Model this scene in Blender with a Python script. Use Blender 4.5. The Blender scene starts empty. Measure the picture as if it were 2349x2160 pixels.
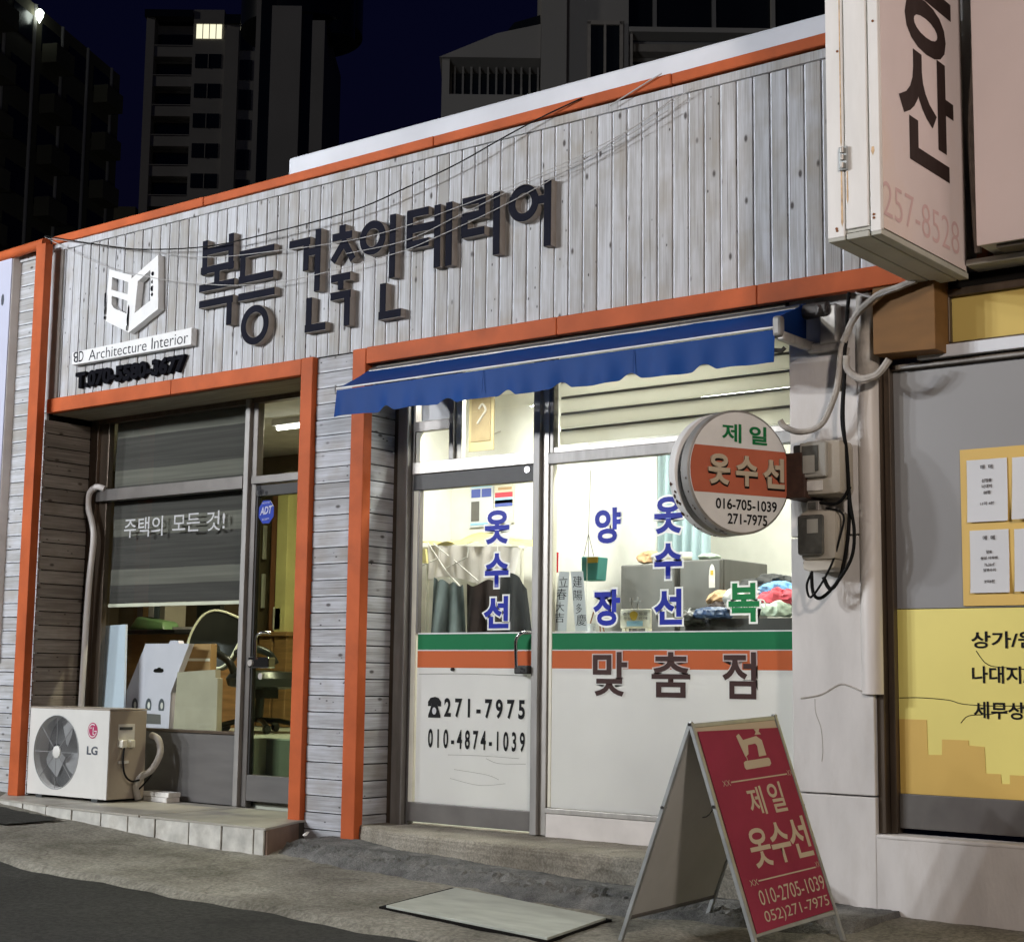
import bpy, bmesh, math, random
from mathutils import Vector, Matrix
random.seed(7)
R = math.radians
scene = bpy.context.scene
C = scene.collection

# ------------------------------------------------------------------ camera
cam = bpy.data.cameras.new('camera')
cam.lens = 55.67; cam.sensor_width = 36.0; cam.sensor_fit = 'HORIZONTAL'
cam.clip_start = 0.05; cam.clip_end = 2000
camo = bpy.data.objects.new('camera', cam); C.objects.link(camo)
YAW, PITCH, ROLL = R(38.064), R(7.385), R(0.7263)
fw = Vector((-math.sin(YAW)*math.cos(PITCH), math.cos(YAW)*math.cos(PITCH), math.sin(PITCH)))
r0 = Vector((math.cos(YAW), math.sin(YAW), 0)); u0 = r0.cross(fw)
rr = r0*math.cos(ROLL) + u0*math.sin(ROLL); uu = u0*math.cos(ROLL) - r0*math.sin(ROLL)
M = Matrix((rr, uu, -fw)).transposed().to_4x4(); M.translation = Vector((0, -7.2, 1.05))
camo.matrix_world = M
scene.camera = camo

# ------------------------------------------------------------------ night sky and a faint added fill sun
world = bpy.data.worlds.new('World'); scene.world = world; world.use_nodes = True
nt = world.node_tree; nt.nodes.clear()
wo = nt.nodes.new('ShaderNodeOutputWorld'); bg = nt.nodes.new('ShaderNodeBackground')
sky = nt.nodes.new('ShaderNodeTexSky'); sky.sky_type = 'NISHITA'; sky.sun_disc = False
sky.sun_elevation = R(-2.0); sky.sun_rotation = R(150.0)
sky.altitude = 0; sky.air_density = 1.0; sky.dust_density = 0.3; sky.ozone_density = 5.0
bg.inputs['Strength'].default_value = 0.06
nt.links.new(sky.outputs[0], bg.inputs[0]); nt.links.new(bg.outputs[0], wo.inputs[0])
sl = bpy.data.lights.new('tower_fill', 'SUN'); sl.energy = 0.26; sl.angle = R(3.0); sl.color = (1.0, 0.95, 0.86)  # sun lamp added to lift the dark towers
so = bpy.data.objects.new('tower_fill', sl); C.objects.link(so)
so.rotation_euler = (R(76), 0, R(-35))

vs = scene.view_settings
scene.display_settings.display_device = 'sRGB'
vs.view_transform = 'Standard'; vs.look = 'None'; vs.exposure = 0.0; vs.gamma = 1.0; vs.use_curve_mapping = False
scene.render.engine = 'CYCLES'
cy = scene.cycles
cy.use_denoising = True
cy.max_bounces = 8; cy.diffuse_bounces = 4; cy.glossy_bounces = 3; cy.transmission_bounces = 4
cy.transparent_max_bounces = 16; cy.sample_clamp_indirect = 4.0; cy.caustics_reflective = False; cy.caustics_refractive = False

# ------------------------------------------------------------------ materials
def lin(r, g, b):
    def f(c):
        c /= 255.0
        return c/12.92 if c <= 0.04045 else ((c+0.055)/1.055)**2.4
    return (f(r), f(g), f(b), 1.0)

def new_mat(name):
    m = bpy.data.materials.new(name); m.use_nodes = True
    return m, m.node_tree, m.node_tree.nodes['Principled BSDF']

def mat(name, col, rough=0.6, metal=0.0, var=0.12, scale=6.0, bump=0.0, bscale=60.0, dirt=0.0, dirt_col=(0.05, 0.045, 0.04), spec=0.5, stretch=(1, 1, 1)):
    """painted or plain surface: base colour with soft mottling, optional grime and fine relief"""
    m, t, b = new_mat(name); L = t.links; N = t.nodes.new
    col = tuple(col[:3])
    tc = N('ShaderNodeTexCoord'); mp = N('ShaderNodeMapping'); mp.inputs['Scale'].default_value = stretch
    L.new(tc.outputs['Object'], mp.inputs[0])
    n1 = N('ShaderNodeTexNoise'); n1.inputs['Scale'].default_value = scale; n1.inputs['Detail'].default_value = 5
    L.new(mp.outputs[0], n1.inputs['Vector'])
    mr = N('ShaderNodeMapRange'); mr.inputs[1].default_value = 0.3; mr.inputs[2].default_value = 0.7
    mr.inputs[3].default_value = 1-var; mr.inputs[4].default_value = 1+var*0.5
    L.new(n1.outputs[0], mr.inputs[0])
    mx = N('ShaderNodeMix'); mx.data_type = 'RGBA'; mx.blend_type = 'MULTIPLY'; mx.inputs[0].default_value = 1
    mx.inputs[6].default_value = (*col, 1); L.new(mr.outputs[0], mx.inputs[7])
    out = mx.outputs[2]
    if dirt > 0:
        n2 = N('ShaderNodeTexNoise'); n2.inputs['Scale'].default_value = scale*0.55; n2.inputs['Detail'].default_value = 8; n2.inputs['Roughness'].default_value = 0.7
        L.new(mp.outputs[0], n2.inputs['Vector'])
        m2 = N('ShaderNodeMapRange'); m2.inputs[1].default_value = 0.5; m2.inputs[2].default_value = 0.78; m2.inputs[3].default_value = 0; m2.inputs[4].default_value = dirt
        L.new(n2.outputs[0], m2.inputs[0])
        x2 = N('ShaderNodeMix'); x2.data_type = 'RGBA'; L.new(m2.outputs[0], x2.inputs[0]); L.new(out, x2.inputs[6]); x2.inputs[7].default_value = (*dirt_col, 1)
        out = x2.outputs[2]
    L.new(out, b.inputs['Base Color'])
    b.inputs['Roughness'].default_value = rough; b.inputs['Metallic'].default_value = metal
    b.inputs['Specular IOR Level'].default_value = spec
    if bump > 0:
        n3 = N('ShaderNodeTexNoise'); n3.inputs['Scale'].default_value = bscale; n3.inputs['Detail'].default_value = 6
        L.new(mp.outputs[0], n3.inputs['Vector'])
        bp = N('ShaderNodeBump'); bp.inputs['Strength'].default_value = bump; bp.inputs['Distance'].default_value = 0.01
        L.new(n3.outputs[0], bp.inputs['Height']); L.new(bp.outputs[0], b.inputs['Normal'])
    return m

def plank_mat(name, white, raw, dark, whiteness=0.55):
    """whitewashed softwood board: worn wash over grey wood, grain along local Z, knots, per-board tone"""
    m, t, b = new_mat(name); L = t.links; N = t.nodes.new
    tc = N('ShaderNodeTexCoord'); oi = N('ShaderNodeObjectInfo')
    off = N('ShaderNodeVectorMath'); off.operation = 'SCALE'; off.inputs[0].default_value = (17.3, 31.7, 57.1); L.new(oi.outputs['Random'], off.inputs['Scale'])
    ad = N('ShaderNodeVectorMath'); ad.operation = 'ADD'; L.new(tc.outputs['Object'], ad.inputs[0]); L.new(off.outputs[0], ad.inputs[1])
    def noise(sc, detail=6, rough=0.6):
        mp = N('ShaderNodeMapping'); mp.inputs['Scale'].default_value = sc; L.new(ad.outputs[0], mp.inputs[0])
        n = N('ShaderNodeTexNoise'); n.inputs['Scale'].default_value = 1; n.inputs['Detail'].default_value = detail; n.inputs['Roughness'].default_value = rough
        L.new(mp.outputs[0], n.inputs['Vector']); return n.outputs[0]
    def rng(src, a, bb, c, d):
        r = N('ShaderNodeMapRange'); r.inputs[1].default_value = a; r.inputs[2].default_value = bb; r.inputs[3].default_value = c; r.inputs[4].default_value = d
        L.new(src, r.inputs[0]); return r.outputs[0]
    def mix(fac, c1, c2, blend='MIX'):
        x = N('ShaderNodeMix'); x.data_type = 'RGBA'; x.blend_type = blend
        for s, i in ((fac, 0), (c1, 6), (c2, 7)):
            if isinstance(s, float): x.inputs[i].default_value = s
            elif isinstance(s, tuple): x.inputs[i].default_value = (*s[:3], 1)
            else: L.new(s, x.inputs[i])
        return x.outputs[2]
    grain = noise((70, 70, 2.2), 4, 0.7); broad = noise((9, 9, 1.6), 5, 0.6); cloud = noise((3, 3, 3.0), 3)
    wash = N('ShaderNodeMath'); wash.operation = 'ADD'; L.new(rng(broad, 0.3, 0.7, 0, 0.6), wash.inputs[0]); L.new(rng(grain, 0.3, 0.7, 0, 0.5), wash.inputs[1])
    w2 = N('ShaderNodeMath'); w2.operation = 'ADD'; L.new(wash.outputs[0], w2.inputs[0]); L.new(rng(oi.outputs['Random'], 0, 1, -0.16, 0.16), w2.inputs[1])
    col = mix(rng(w2.outputs[0], 1-whiteness-0.22, 1-whiteness+0.38, 0, 1), raw, white)
    col = mix(rng(cloud, 0.50, 0.76, 0, 0.7), col, (raw[0]*0.95, raw[1]*0.86, raw[2]*0.72))
    streak = noise((160, 160, 1.2), 2); col = mix(rng(streak, 0.60, 0.72, 0, 0.6), col, dark)
    # knots
    mk = N('ShaderNodeMapping'); mk.inputs['Scale'].default_value = (11, 11, 5.5); L.new(ad.outputs[0], mk.inputs[0])
    vo = N('ShaderNodeTexVoronoi'); vo.inputs['Scale'].default_value = 1.0; L.new(mk.outputs[0], vo.inputs['Vector'])
    sep = N('ShaderNodeSeparateColor'); L.new(vo.outputs['Color'], sep.inputs[0])
    gate = rng(sep.outputs[0], 0.26, 0.29, 0, 1)
    kd = N('ShaderNodeMath'); kd.operation = 'MULTIPLY'; L.new(rng(vo.outputs['Distance'], 0.07, 0.15, 0.9, 0), kd.inputs[0]); L.new(gate, kd.inputs[1])
    col = mix(kd.outputs[0], col, dark)
    # small nail specks
    mk2 = N('ShaderNodeMapping'); mk2.inputs['Scale'].default_value = (22, 22, 11); L.new(ad.outputs[0], mk2.inputs[0])
    v2 = N('ShaderNodeTexVoronoi'); v2.inputs['Scale'].default_value = 1; L.new(mk2.outputs[0], v2.inputs['Vector'])
    s2 = N('ShaderNodeSeparateColor'); L.new(v2.outputs['Color'], s2.inputs[0])
    k2 = N('ShaderNodeMath'); k2.operation = 'MULTIPLY'; L.new(rng(v2.outputs['Distance'], 0.07, 0.13, 0.85, 0), k2.inputs[0]); L.new(rng(s2.outputs[1], 0.60, 0.62, 0, 1), k2.inputs[1])
    col = mix(k2.outputs[0], col, tuple(0.5*c for c in dark[:3]))
    L.new(col, b.inputs['Base Color']); b.inputs['Roughness'].default_value = 0.7; b.inputs['Specular IOR Level'].default_value = 0.2
    bp = N('ShaderNodeBump'); bp.inputs['Strength'].default_value = 0.35; bp.inputs['Distance'].default_value = 0.004
    L.new(grain, bp.inputs['Height']); L.new(bp.outputs[0], b.inputs['Normal'])
    return m

def flat(name, col, rough=0.6, spec=0.12):
    m, t, b = new_mat(name); b.inputs['Specular IOR Level'].default_value = spec; b.inputs['Base Color'].default_value = (*col[:3], 1); b.inputs['Roughness'].default_value = rough
    n = t.nodes.new('ShaderNodeTexNoise'); n.inputs['Scale'].default_value = 25
    r = t.nodes.new('ShaderNodeMapRange'); r.inputs[3].default_value = max(0.05, rough-0.08); r.inputs[4].default_value = min(1, rough+0.08)
    t.links.new(n.outputs[0], r.inputs[0]); t.links.new(r.outputs[0], b.inputs['Roughness'])
    return m

def emit(name, col, s):
    m, t, b = new_mat(name); t.nodes.remove(b)
    e = t.nodes.new('ShaderNodeEmission'); e.inputs[0].default_value = (*col[:3], 1); e.inputs[1].default_value = s
    t.links.new(e.outputs[0], t.nodes['Material Output'].inputs[0]); return m

def glass_mat(name, tint=(0.95, 0.97, 0.95), ior=1.4):
    m, t, b = new_mat(name); t.nodes.remove(b); N = t.nodes.new
    tr = N('ShaderNodeBsdfTransparent'); tr.inputs[0].default_value = (*tint, 1)
    gl = N('ShaderNodeBsdfGlossy'); gl.inputs['Roughness'].default_value = 0.02
    fr0 = N('ShaderNodeFresnel'); fr0.inputs[0].default_value = ior
    ge = N('ShaderNodeNewGeometry'); iv = N('ShaderNodeMath'); iv.operation = 'SUBTRACT'; iv.inputs[0].default_value = 1.0; t.links.new(ge.outputs['Backfacing'], iv.inputs[1])
    fr = N('ShaderNodeMath'); fr.operation = 'MULTIPLY'; t.links.new(fr0.outputs[0], fr.inputs[0]); t.links.new(iv.outputs[0], fr.inputs[1])
    mx = N('ShaderNodeMixShader'); t.links.new(fr.outputs[0], mx.inputs[0]); t.links.new(tr.outputs[0], mx.inputs[1]); t.links.new(gl.outputs[0], mx.inputs[2])
    t.links.new(mx.outputs[0], t.nodes['Material Output'].inputs[0]); return m

def film_mat(name, col, trans=0.5, rough=0.3):
    """self-adhesive film or thin cloth: partly passes the room light"""
    m, t, b = new_mat(name); N = t.nodes.new
    b.inputs['Base Color'].default_value = (*col[:3], 1); b.inputs['Roughness'].default_value = rough; b.inputs['Specular IOR Level'].default_value = 0.15
    n = N('ShaderNodeTexNoise'); n.inputs['Scale'].default_value = 3.0; n.inputs['Detail'].default_value = 3
    tc = N('ShaderNodeTexCoord'); t.links.new(tc.outputs['Object'], n.inputs['Vector'])
    mx0 = N('ShaderNodeMix'); mx0.data_type = 'RGBA'; mx0.inputs[6].default_value = (*[c*0.9 for c in col[:3]], 1); mx0.inputs[7].default_value = (*col[:3], 1)
    t.links.new(n.outputs[0], mx0.inputs[0]); t.links.new(mx0.outputs[2], b.inputs['Base Color'])
    tl = N('ShaderNodeBsdfTranslucent'); t.links.new(mx0.outputs[2], tl.inputs[0])
    mx = N('ShaderNodeMixShader'); mx.inputs[0].default_value = trans
    t.links.new(b.outputs[0], mx.inputs[1]); t.links.new(tl.outputs[0], mx.inputs[2])
    t.links.new(mx.outputs[0], t.nodes['Material Output'].inputs[0]); return m

def rough_ground(name, c1, c2, c3, scale, bump, rough=0.9, bscale=90):
    m, t, b = new_mat(name); L = t.links; N = t.nodes.new
    tc = N('ShaderNodeTexCoord')
    def noise(s, d=8, r=0.65):
        n = N('ShaderNodeTexNoise'); n.inputs['Scale'].default_value = s; n.inputs['Detail'].default_value = d; n.inputs['Roughness'].default_value = r
        L.new(tc.outputs['Object'], n.inputs['Vector']); return n.outputs[0]
    cr = N('ShaderNodeValToRGB'); e = cr.color_ramp.elements
    e[0].position = 0.32; e[0].color = (*c1[:3], 1); e[1].position = 0.68; e[1].color = (*c3[:3], 1); k = e.new(0.5); k.color = (*c2[:3], 1)
    L.new(noise(scale), cr.inputs[0])
    sp = N('ShaderNodeMapRange'); sp.inputs[1].default_value = 0.4; sp.inputs[2].default_value = 0.6; sp.inputs[3].default_value = 0.75; sp.inputs[4].default_value = 1.15
    L.new(noise(scale*30, 3), sp.inputs[0])
    mx = N('ShaderNodeMix'); mx.data_type = 'RGBA'; mx.blend_type = 'MULTIPLY'; mx.inputs[0].default_value = 1
    L.new(cr.outputs[0], mx.inputs[6]); L.new(sp.outputs[0], mx.inputs[7])
    nz = N('ShaderNodeTexNoise'); nz.inputs['Scale'].default_value = 2.5; nz.inputs['Detail'].default_value = 6; L.new(tc.outputs['Object'], nz.inputs['Vector'])
    va = N('ShaderNodeVectorMath'); va.operation = 'SCALE'; va.inputs['Scale'].default_value = 0.55; L.new(nz.outputs['Color'], va.inputs[0])
    vb = N('ShaderNodeVectorMath'); vb.operation = 'ADD'; L.new(tc.outputs['Object'], vb.inputs[0]); L.new(va.outputs[0], vb.inputs[1])
    vo = N('ShaderNodeTexVoronoi'); vo.feature = 'DISTANCE_TO_EDGE'; vo.inputs['Scale'].default_value = 0.9; L.new(vb.outputs[0], vo.inputs['Vector'])
    ck = N('ShaderNodeMapRange'); ck.inputs[1].default_value = 0.002; ck.inputs[2].default_value = 0.010; ck.inputs[3].default_value = 0.32; ck.inputs[4].default_value = 0.0; L.new(vo.outputs[0], ck.inputs[0])
    st = N('ShaderNodeMapRange'); st.inputs[1].default_value = 0.56; st.inputs[2].default_value = 0.72; st.inputs[3].default_value = 0.0; st.inputs[4].default_value = 0.6; L.new(noise(4.5, 10, 0.75), st.inputs[0])
    ax = N('ShaderNodeMath'); ax.operation = 'MAXIMUM'; L.new(ck.outputs[0], ax.inputs[0]); L.new(st.outputs[0], ax.inputs[1])
    m3 = N('ShaderNodeMix'); m3.data_type = 'RGBA'; L.new(ax.outputs[0], m3.inputs[0]); L.new(mx.outputs[2], m3.inputs[6]); m3.inputs[7].default_value = (*[c*0.45 for c in c1[:3]], 1)
    L.new(m3.outputs[2], b.inputs['Base Color']); b.inputs['Roughness'].default_value = rough; b.inputs['Specular IOR Level'].default_value = 0.2
    bp = N('ShaderNodeBump'); bp.inputs['Strength'].default_value = bump; bp.inputs['Distance'].default_value = 0.02
    L.new(noise(bscale, 6, 0.7), bp.inputs['Height']); L.new(bp.outputs[0], b.inputs['Normal'])
    return m

M = {}
M['plank'] = plank_mat('whitewashed_plank', (0.57, 0.585, 0.615), (0.36, 0.355, 0.345), (0.05, 0.040, 0.036), 0.52)
M['plank_low'] = plank_mat('whitewashed_plank_weathered', (0.53, 0.545, 0.59), (0.31, 0.31, 0.315), (0.07, 0.06, 0.06), 0.5)
M['plank_shaded'] = plank_mat('shaded_recess_plank', (0.40, 0.36, 0.32), (0.21, 0.185, 0.16), (0.08, 0.065, 0.05), 0.45)  # whitewashed boards again, recess shade put into a darker, browner colour
M['orange'] = mat('orange_paint', (0.50, 0.112, 0.036), 0.6, spec=0.15, var=0.22, scale=3.5, bump=0.10, bscale=45, dirt=0.55, dirt_col=(0.27, 0.075, 0.035))
M['roofwhite'] = mat('white_flashing', (0.70, 0.73, 0.78), 0.55, spec=0.2, var=0.14, scale=1.6, dirt=0.25, dirt_col=(0.5, 0.5, 0.53))
M['plank_edge'] = mat('white_groove_edge', (0.74, 0.76, 0.80), 0.7, spec=0.15, var=0.25, scale=9, stretch=(1, 1, 1), dirt=0.4, dirt_col=(0.3, 0.29, 0.28))
M['backing'] = mat('dark_backing', (0.012, 0.011, 0.010), 0.95, spec=0.05)
M['soffit'] = mat('soffit_board', (0.34, 0.31, 0.24), 0.8, scale=3, stretch=(1, 12, 12), var=0.3)
M['letter_face'] = mat('charcoal_letter_face', (0.012, 0.013, 0.022), 0.8, var=0.2, spec=0.08)
M['crease'] = flat('film_crease', (0.30, 0.29, 0.27), 0.7)
M['letter_side'] = mat('cream_letter_side', (0.30, 0.27, 0.24), 0.7, spec=0.15, dirt=0.25, scale=10)
M['white_paint'] = mat('white_paint', (0.78, 0.78, 0.77), 0.5, var=0.08, scale=8, dirt=0.12, dirt_col=(0.4, 0.38, 0.34))
M['black_paint'] = mat('black_paint', (0.006, 0.006, 0.009), 0.8, spec=0.06)
M['alu'] = mat('aged_aluminium', (0.42, 0.40, 0.37), 0.42, metal=0.55, var=0.18, scale=5, stretch=(6, 6, 1))
M['alu_light'] = mat('pale_aluminium', (0.29, 0.28, 0.265), 0.5, metal=0.3, var=0.22, scale=4, stretch=(5, 5, 1))
M['alu_dark'] = mat('dark_aluminium', (0.16, 0.15, 0.14), 0.4, metal=0.5, var=0.2, scale=5)
M['bronze'] = mat('bronze_anodised_frame', (0.13, 0.10, 0.075), 0.35, metal=0.6, var=0.25, scale=4, stretch=(5, 5, 0.6))
M['steel_dark'] = mat('dark_door_rail', (0.040, 0.039, 0.038), 0.45, metal=0.1, spec=0.25, var=0.4, scale=3)
M['chrome'] = mat('chrome', (0.75, 0.75, 0.76), 0.12, metal=1.0, var=0.05)
M['glass'] = glass_mat('window_glass')
M['glass_green'] = glass_mat('green_tinted_glass', (0.80, 0.86, 0.78))
M['awning'] = film_mat('blue_awning_cloth', (0.008, 0.055, 0.245), 0.2, 0.55)
M['green_film'] = film_mat('green_film', (0.03, 0.26, 0.11), 0.35)
M['orange_film'] = film_mat('orange_film', (0.72, 0.20, 0.075), 0.35)
M['white_film'] = film_mat('white_film', (0.92, 0.915, 0.90), 0.52)
M['slat'] = film_mat('cream_slat', (0.85, 0.83, 0.76), 0.6, 0.6)
M['slat_line'] = flat('slat_gap', (0.25, 0.23, 0.20), 0.7)
M['blue_ink'] = film_mat('blue_lettering', (0.030, 0.045, 0.42), 0.3)
M['green_ink'] = film_mat('green_lettering', (0.02, 0.24, 0.08), 0.3)
M['brown_ink'] = flat('brown_lettering', (0.055, 0.028, 0.025), 0.5)
M['white_ink'] = film_mat('white_lettering', (0.88, 0.88, 0.90), 0.45)
M['black_ink'] = flat('black_lettering', (0.008, 0.008, 0.009), 0.5)
M['plaster'] = mat('white_plaster', (0.67, 0.65, 0.63), 0.85, spec=0.2, var=0.14, scale=2.6, bump=0.18, bscale=30, dirt=0.45, dirt_col=(0.42, 0.37, 0.31), stretch=(2.2, 2.2, 0.7))
M['pvc'] = mat('pvc_pipe', (0.70, 0.66, 0.62), 0.45, var=0.15, scale=4, stretch=(4, 4, 0.5), dirt=0.25, dirt_col=(0.42, 0.36, 0.31))
M['concrete'] = rough_ground('sidewalk_concrete', (0.15, 0.14, 0.11), (0.27, 0.255, 0.21), (0.38, 0.36, 0.30), 1.5, 0.7)
M['lip'] = rough_ground('rough_kerb_concrete', (0.10, 0.10, 0.098), (0.18, 0.178, 0.17), (0.28, 0.275, 0.26), 5.0, 1.0, bscale=55)
M['doorstep'] = rough_ground('doorstep_concrete', (0.19, 0.17, 0.135), (0.29, 0.265, 0.215), (0.38, 0.35, 0.29), 3.0, 0.45)
M['asphalt'] = rough_ground('asphalt', (0.040, 0.040, 0.034), (0.050, 0.050, 0.043), (0.060, 0.060, 0.052), 1.2, 0.55, bscale=220)
M['tile'] = mat('step_tile', (0.56, 0.55, 0.50), 0.5, spec=0.2, var=0.3, scale=9, dirt=0.7, dirt_col=(0.30, 0.27, 0.22))
M['tile_top'] = mat('step_top_tile', (0.36, 0.34, 0.29), 0.5, var=0.25, scale=5, dirt=0.4, dirt_col=(0.18, 0.16, 0.13))
M['grout'] = mat('dark_grout', (0.04, 0.035, 0.028), 0.9)
M['plate'] = mat('pale_cover_plate', (0.42, 0.44, 0.38), 0.5, metal=0.1, var=0.25, scale=4, bump=0.1, dirt=0.3, dirt_col=(0.22, 0.22, 0.18), stretch=(1, 3, 1))
M['cable'] = mat('black_cable', (0.008, 0.008, 0.008), 0.6, spec=0.1)
M['wire_grey'] = mat('pale_wire', (0.42, 0.41, 0.40), 0.6)
M['conduit'] = mat('taped_grey_conduit', (0.42, 0.39, 0.35), 0.6, var=0.3, scale=14, bump=0.4, bscale=40, dirt=0.4, dirt_col=(0.2, 0.17, 0.14))
M['meter'] = mat('beige_meter_case', (0.47, 0.43, 0.36), 0.45, var=0.12, scale=8, dirt=0.35, dirt_col=(0.25, 0.22, 0.17))
M['meter_glass'] = mat('smoked_meter_window', (0.10, 0.10, 0.09), 0.15, var=0.3, scale=20)
M['meter_label'] = mat('meter_label', (0.36, 0.35, 0.31), 0.5)
M['brown_board'] = mat('brown_insulation_board', (0.19, 0.092, 0.025), 0.75, var=0.2, scale=4, stretch=(1, 1, 3), dirt=0.3, dirt_col=(0.14, 0.07, 0.02))
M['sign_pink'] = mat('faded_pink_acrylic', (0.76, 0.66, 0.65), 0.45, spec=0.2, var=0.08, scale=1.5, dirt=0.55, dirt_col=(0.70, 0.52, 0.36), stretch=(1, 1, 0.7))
M['sign_white'] = mat('white_sign_metal', (0.76, 0.75, 0.73), 0.4, var=0.08, scale=4, dirt=0.12, dirt_col=(0.45, 0.36, 0.25), stretch=(3, 3, 0.7))
M['rust'] = mat('rust', (0.20, 0.07, 0.02), 0.8, var=0.5, scale=20)
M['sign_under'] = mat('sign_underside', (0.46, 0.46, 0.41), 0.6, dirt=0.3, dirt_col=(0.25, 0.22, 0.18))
M['darkbrown_ink'] = flat('dark_brown_ink', (0.035, 0.022, 0.02), 0.5)
M['grey_film'] = mat('grey_window_film', (0.26, 0.26, 0.265), 0.35, var=0.05, scale=1.5)
M['yellow_film'] = mat('yellow_window_film', (0.80, 0.70, 0.20), 0.45, var=0.10, scale=1.2)
M['ochre_film'] = mat('ochre_print', (0.66, 0.44, 0.11), 0.45, var=0.10, scale=1.5)
M['yellow_pale'] = film_mat('pale_yellow_acrylic', (0.80, 0.62, 0.20), 0.25, 0.4)
M['paper'] = film_mat('white_paper', (0.72, 0.74, 0.77), 0.1, 0.7)
M['ink_grey'] = flat('faint_print', (0.13, 0.12, 0.12), 0.8)
M['red_panel'] = mat('dull_red_panel', (0.29, 0.032, 0.070), 0.6, spec=0.15, var=0.18, scale=4, dirt=0.15, dirt_col=(0.35, 0.10, 0.10))
M['cream_ink'] = flat('cream_lettering', (0.52, 0.44, 0.33), 0.6)
M['galv'] = mat('galvanised_steel', (0.42, 0.44, 0.44), 0.4, metal=0.6, var=0.2, scale=10)
M['board_back'] = mat('grey_board_back', (0.46, 0.46, 0.44), 0.6, var=0.12, scale=3, dirt=0.2)
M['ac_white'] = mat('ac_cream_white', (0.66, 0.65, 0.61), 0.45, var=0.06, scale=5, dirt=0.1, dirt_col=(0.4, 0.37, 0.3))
M['ac_shaded'] = mat('ac_shaded_case', (0.36, 0.31, 0.25), 0.5, var=0.08, scale=5, dirt=0.15)  # case cream darkened: shade of the side and lid put into the colour
M['ac_dark'] = mat('ac_dark_cavity', (0.05, 0.055, 0.055), 0.7)
M['ac_fan'] = mat('ac_fan_grey', (0.40, 0.41, 0.41), 0.5)
M['grille'] = mat('fan_grille_wire', (0.30, 0.30, 0.30), 0.5)
M['logo_red'] = flat('logo_magenta', (0.40, 0.05, 0.12), 0.5)
M['logo_grey'] = flat('logo_grey', (0.09, 0.10, 0.12), 0.5)
M['lightbox'] = film_mat('lavender_lightbox', (0.66, 0.68, 0.82), 0.2, 0.4)
M['lightbox_side'] = mat('beige_lightbox_side', (0.66, 0.62, 0.58), 0.5)
M['tower'] = mat('tower_concrete', (0.40, 0.385, 0.36), 0.9, var=0.2, scale=0.08)
M['tower_brown'] = mat('tower_brown', (0.16, 0.15, 0.10), 0.9, var=0.4, scale=0.1)
M['tower_dark'] = mat('tower_dark_glass', (0.012, 0.015, 0.017), 0.25, var=0.3, scale=0.3)
M['tower_trim'] = mat('tower_pale_trim', (0.40, 0.37, 0.33), 0.8)
M['lit_window'] = emit('lit_window', (1.0, 0.95, 0.68), 1.1)
M['lamp_glow'] = emit('street_lamp_glow', (0.9, 1.0, 0.9), 6.0)
M['lamp_warm'] = emit('warm_lamp_glow', (1.0, 0.75, 0.45), 6.0)
M['tube'] = emit('tube_light', (1.0, 1.0, 0.92), 15.0)
M['salmon'] = mat('salmon_band', (0.50, 0.135, 0.075), 0.5, spec=0.2, var=0.1, scale=6)
M['dark_rust'] = mat('dark_bracket', (0.06, 0.028, 0.018), 0.7, var=0.4, scale=20)
M['street_glow'] = emit('lit_street_sign', (0.72, 0.86, 1.0), 1.6)
M['pole'] = mat('lamp_pole_grey', (0.25, 0.26, 0.26), 0.5, metal=0.3)
M['wall_in'] = mat('cream_wallpaper', (0.79, 0.78, 0.73), 0.85, var=0.06, scale=9, bump=0.05)
M['wall_in2'] = mat('beige_wallpaper', (0.68, 0.66, 0.60), 0.85, var=0.06, scale=9)
M['wall_brown'] = mat('brown_office_wall', (0.17, 0.13, 0.07), 0.8, var=0.3, scale=2)
M['floor_in'] = mat('pale_floor', (0.50, 0.52, 0.42), 0.35, var=0.15, scale=3)
M['ceiling'] = mat('white_ceiling', (0.78, 0.78, 0.74), 0.9)
M['wood'] = mat('orange_wood', (0.30, 0.165, 0.065), 0.5, var=0.3, scale=4, stretch=(1, 1, 8))
M['leather'] = mat('black_leather', (0.018, 0.020, 0.017), 0.32, var=0.2, scale=12)
M['piping'] = flat('pale_piping', (0.75, 0.78, 0.6), 0.5)
M['card'] = mat('brown_cardboard', (0.36, 0.22, 0.09), 0.8, var=0.15, scale=6)
M['card_grey'] = mat('grey_cardboard', (0.40, 0.37, 0.28), 0.8, var=0.1, scale=6)
M['card_white'] = mat('lavender_white_card', (0.60, 0.58, 0.68), 0.6, var=0.05, scale=6)
M['board_blue'] = mat('pale_blue_board', (0.60, 0.68, 0.82), 0.5, var=0.04, scale=4)
M['green_plastic'] = mat('green_plastic', (0.17, 0.30, 0.13), 0.35)
M['blind_a'] = mat('grey_blind_band', (0.080, 0.074, 0.072), 0.8, spec=0.1, var=0.3, scale=2.5, stretch=(0.3, 1, 16))
M['blind_b'] = mat('pale_blind_band', (0.165, 0.155, 0.14), 0.8, spec=0.1, var=0.25, scale=2.5, stretch=(0.3, 1, 16))
M['riser'] = mat('green_grey_riser', (0.16, 0.17, 0.12), 0.6)
M['kick'] = mat('grey_kick_panel', (0.12, 0.115, 0.11), 0.45, var=0.15, scale=3, stretch=(1, 1, 5))
M['yellow_trim'] = mat('yellow_trim', (0.62, 0.55, 0.24), 0.5)
M['brown_tile'] = mat('brown_side_slab', (0.15, 0.095, 0.065), 0.6, var=0.3, dirt=0.3)
M['grey_cloth'] = mat('blue_grey_trousers', (0.19, 0.24, 0.25), 0.85, var=0.3, scale=8, stretch=(3, 3, 0.6))
M['black_cloth'] = mat('black_cloth', (0.030, 0.030, 0.031), 0.8, var=0.3, scale=8)
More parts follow.
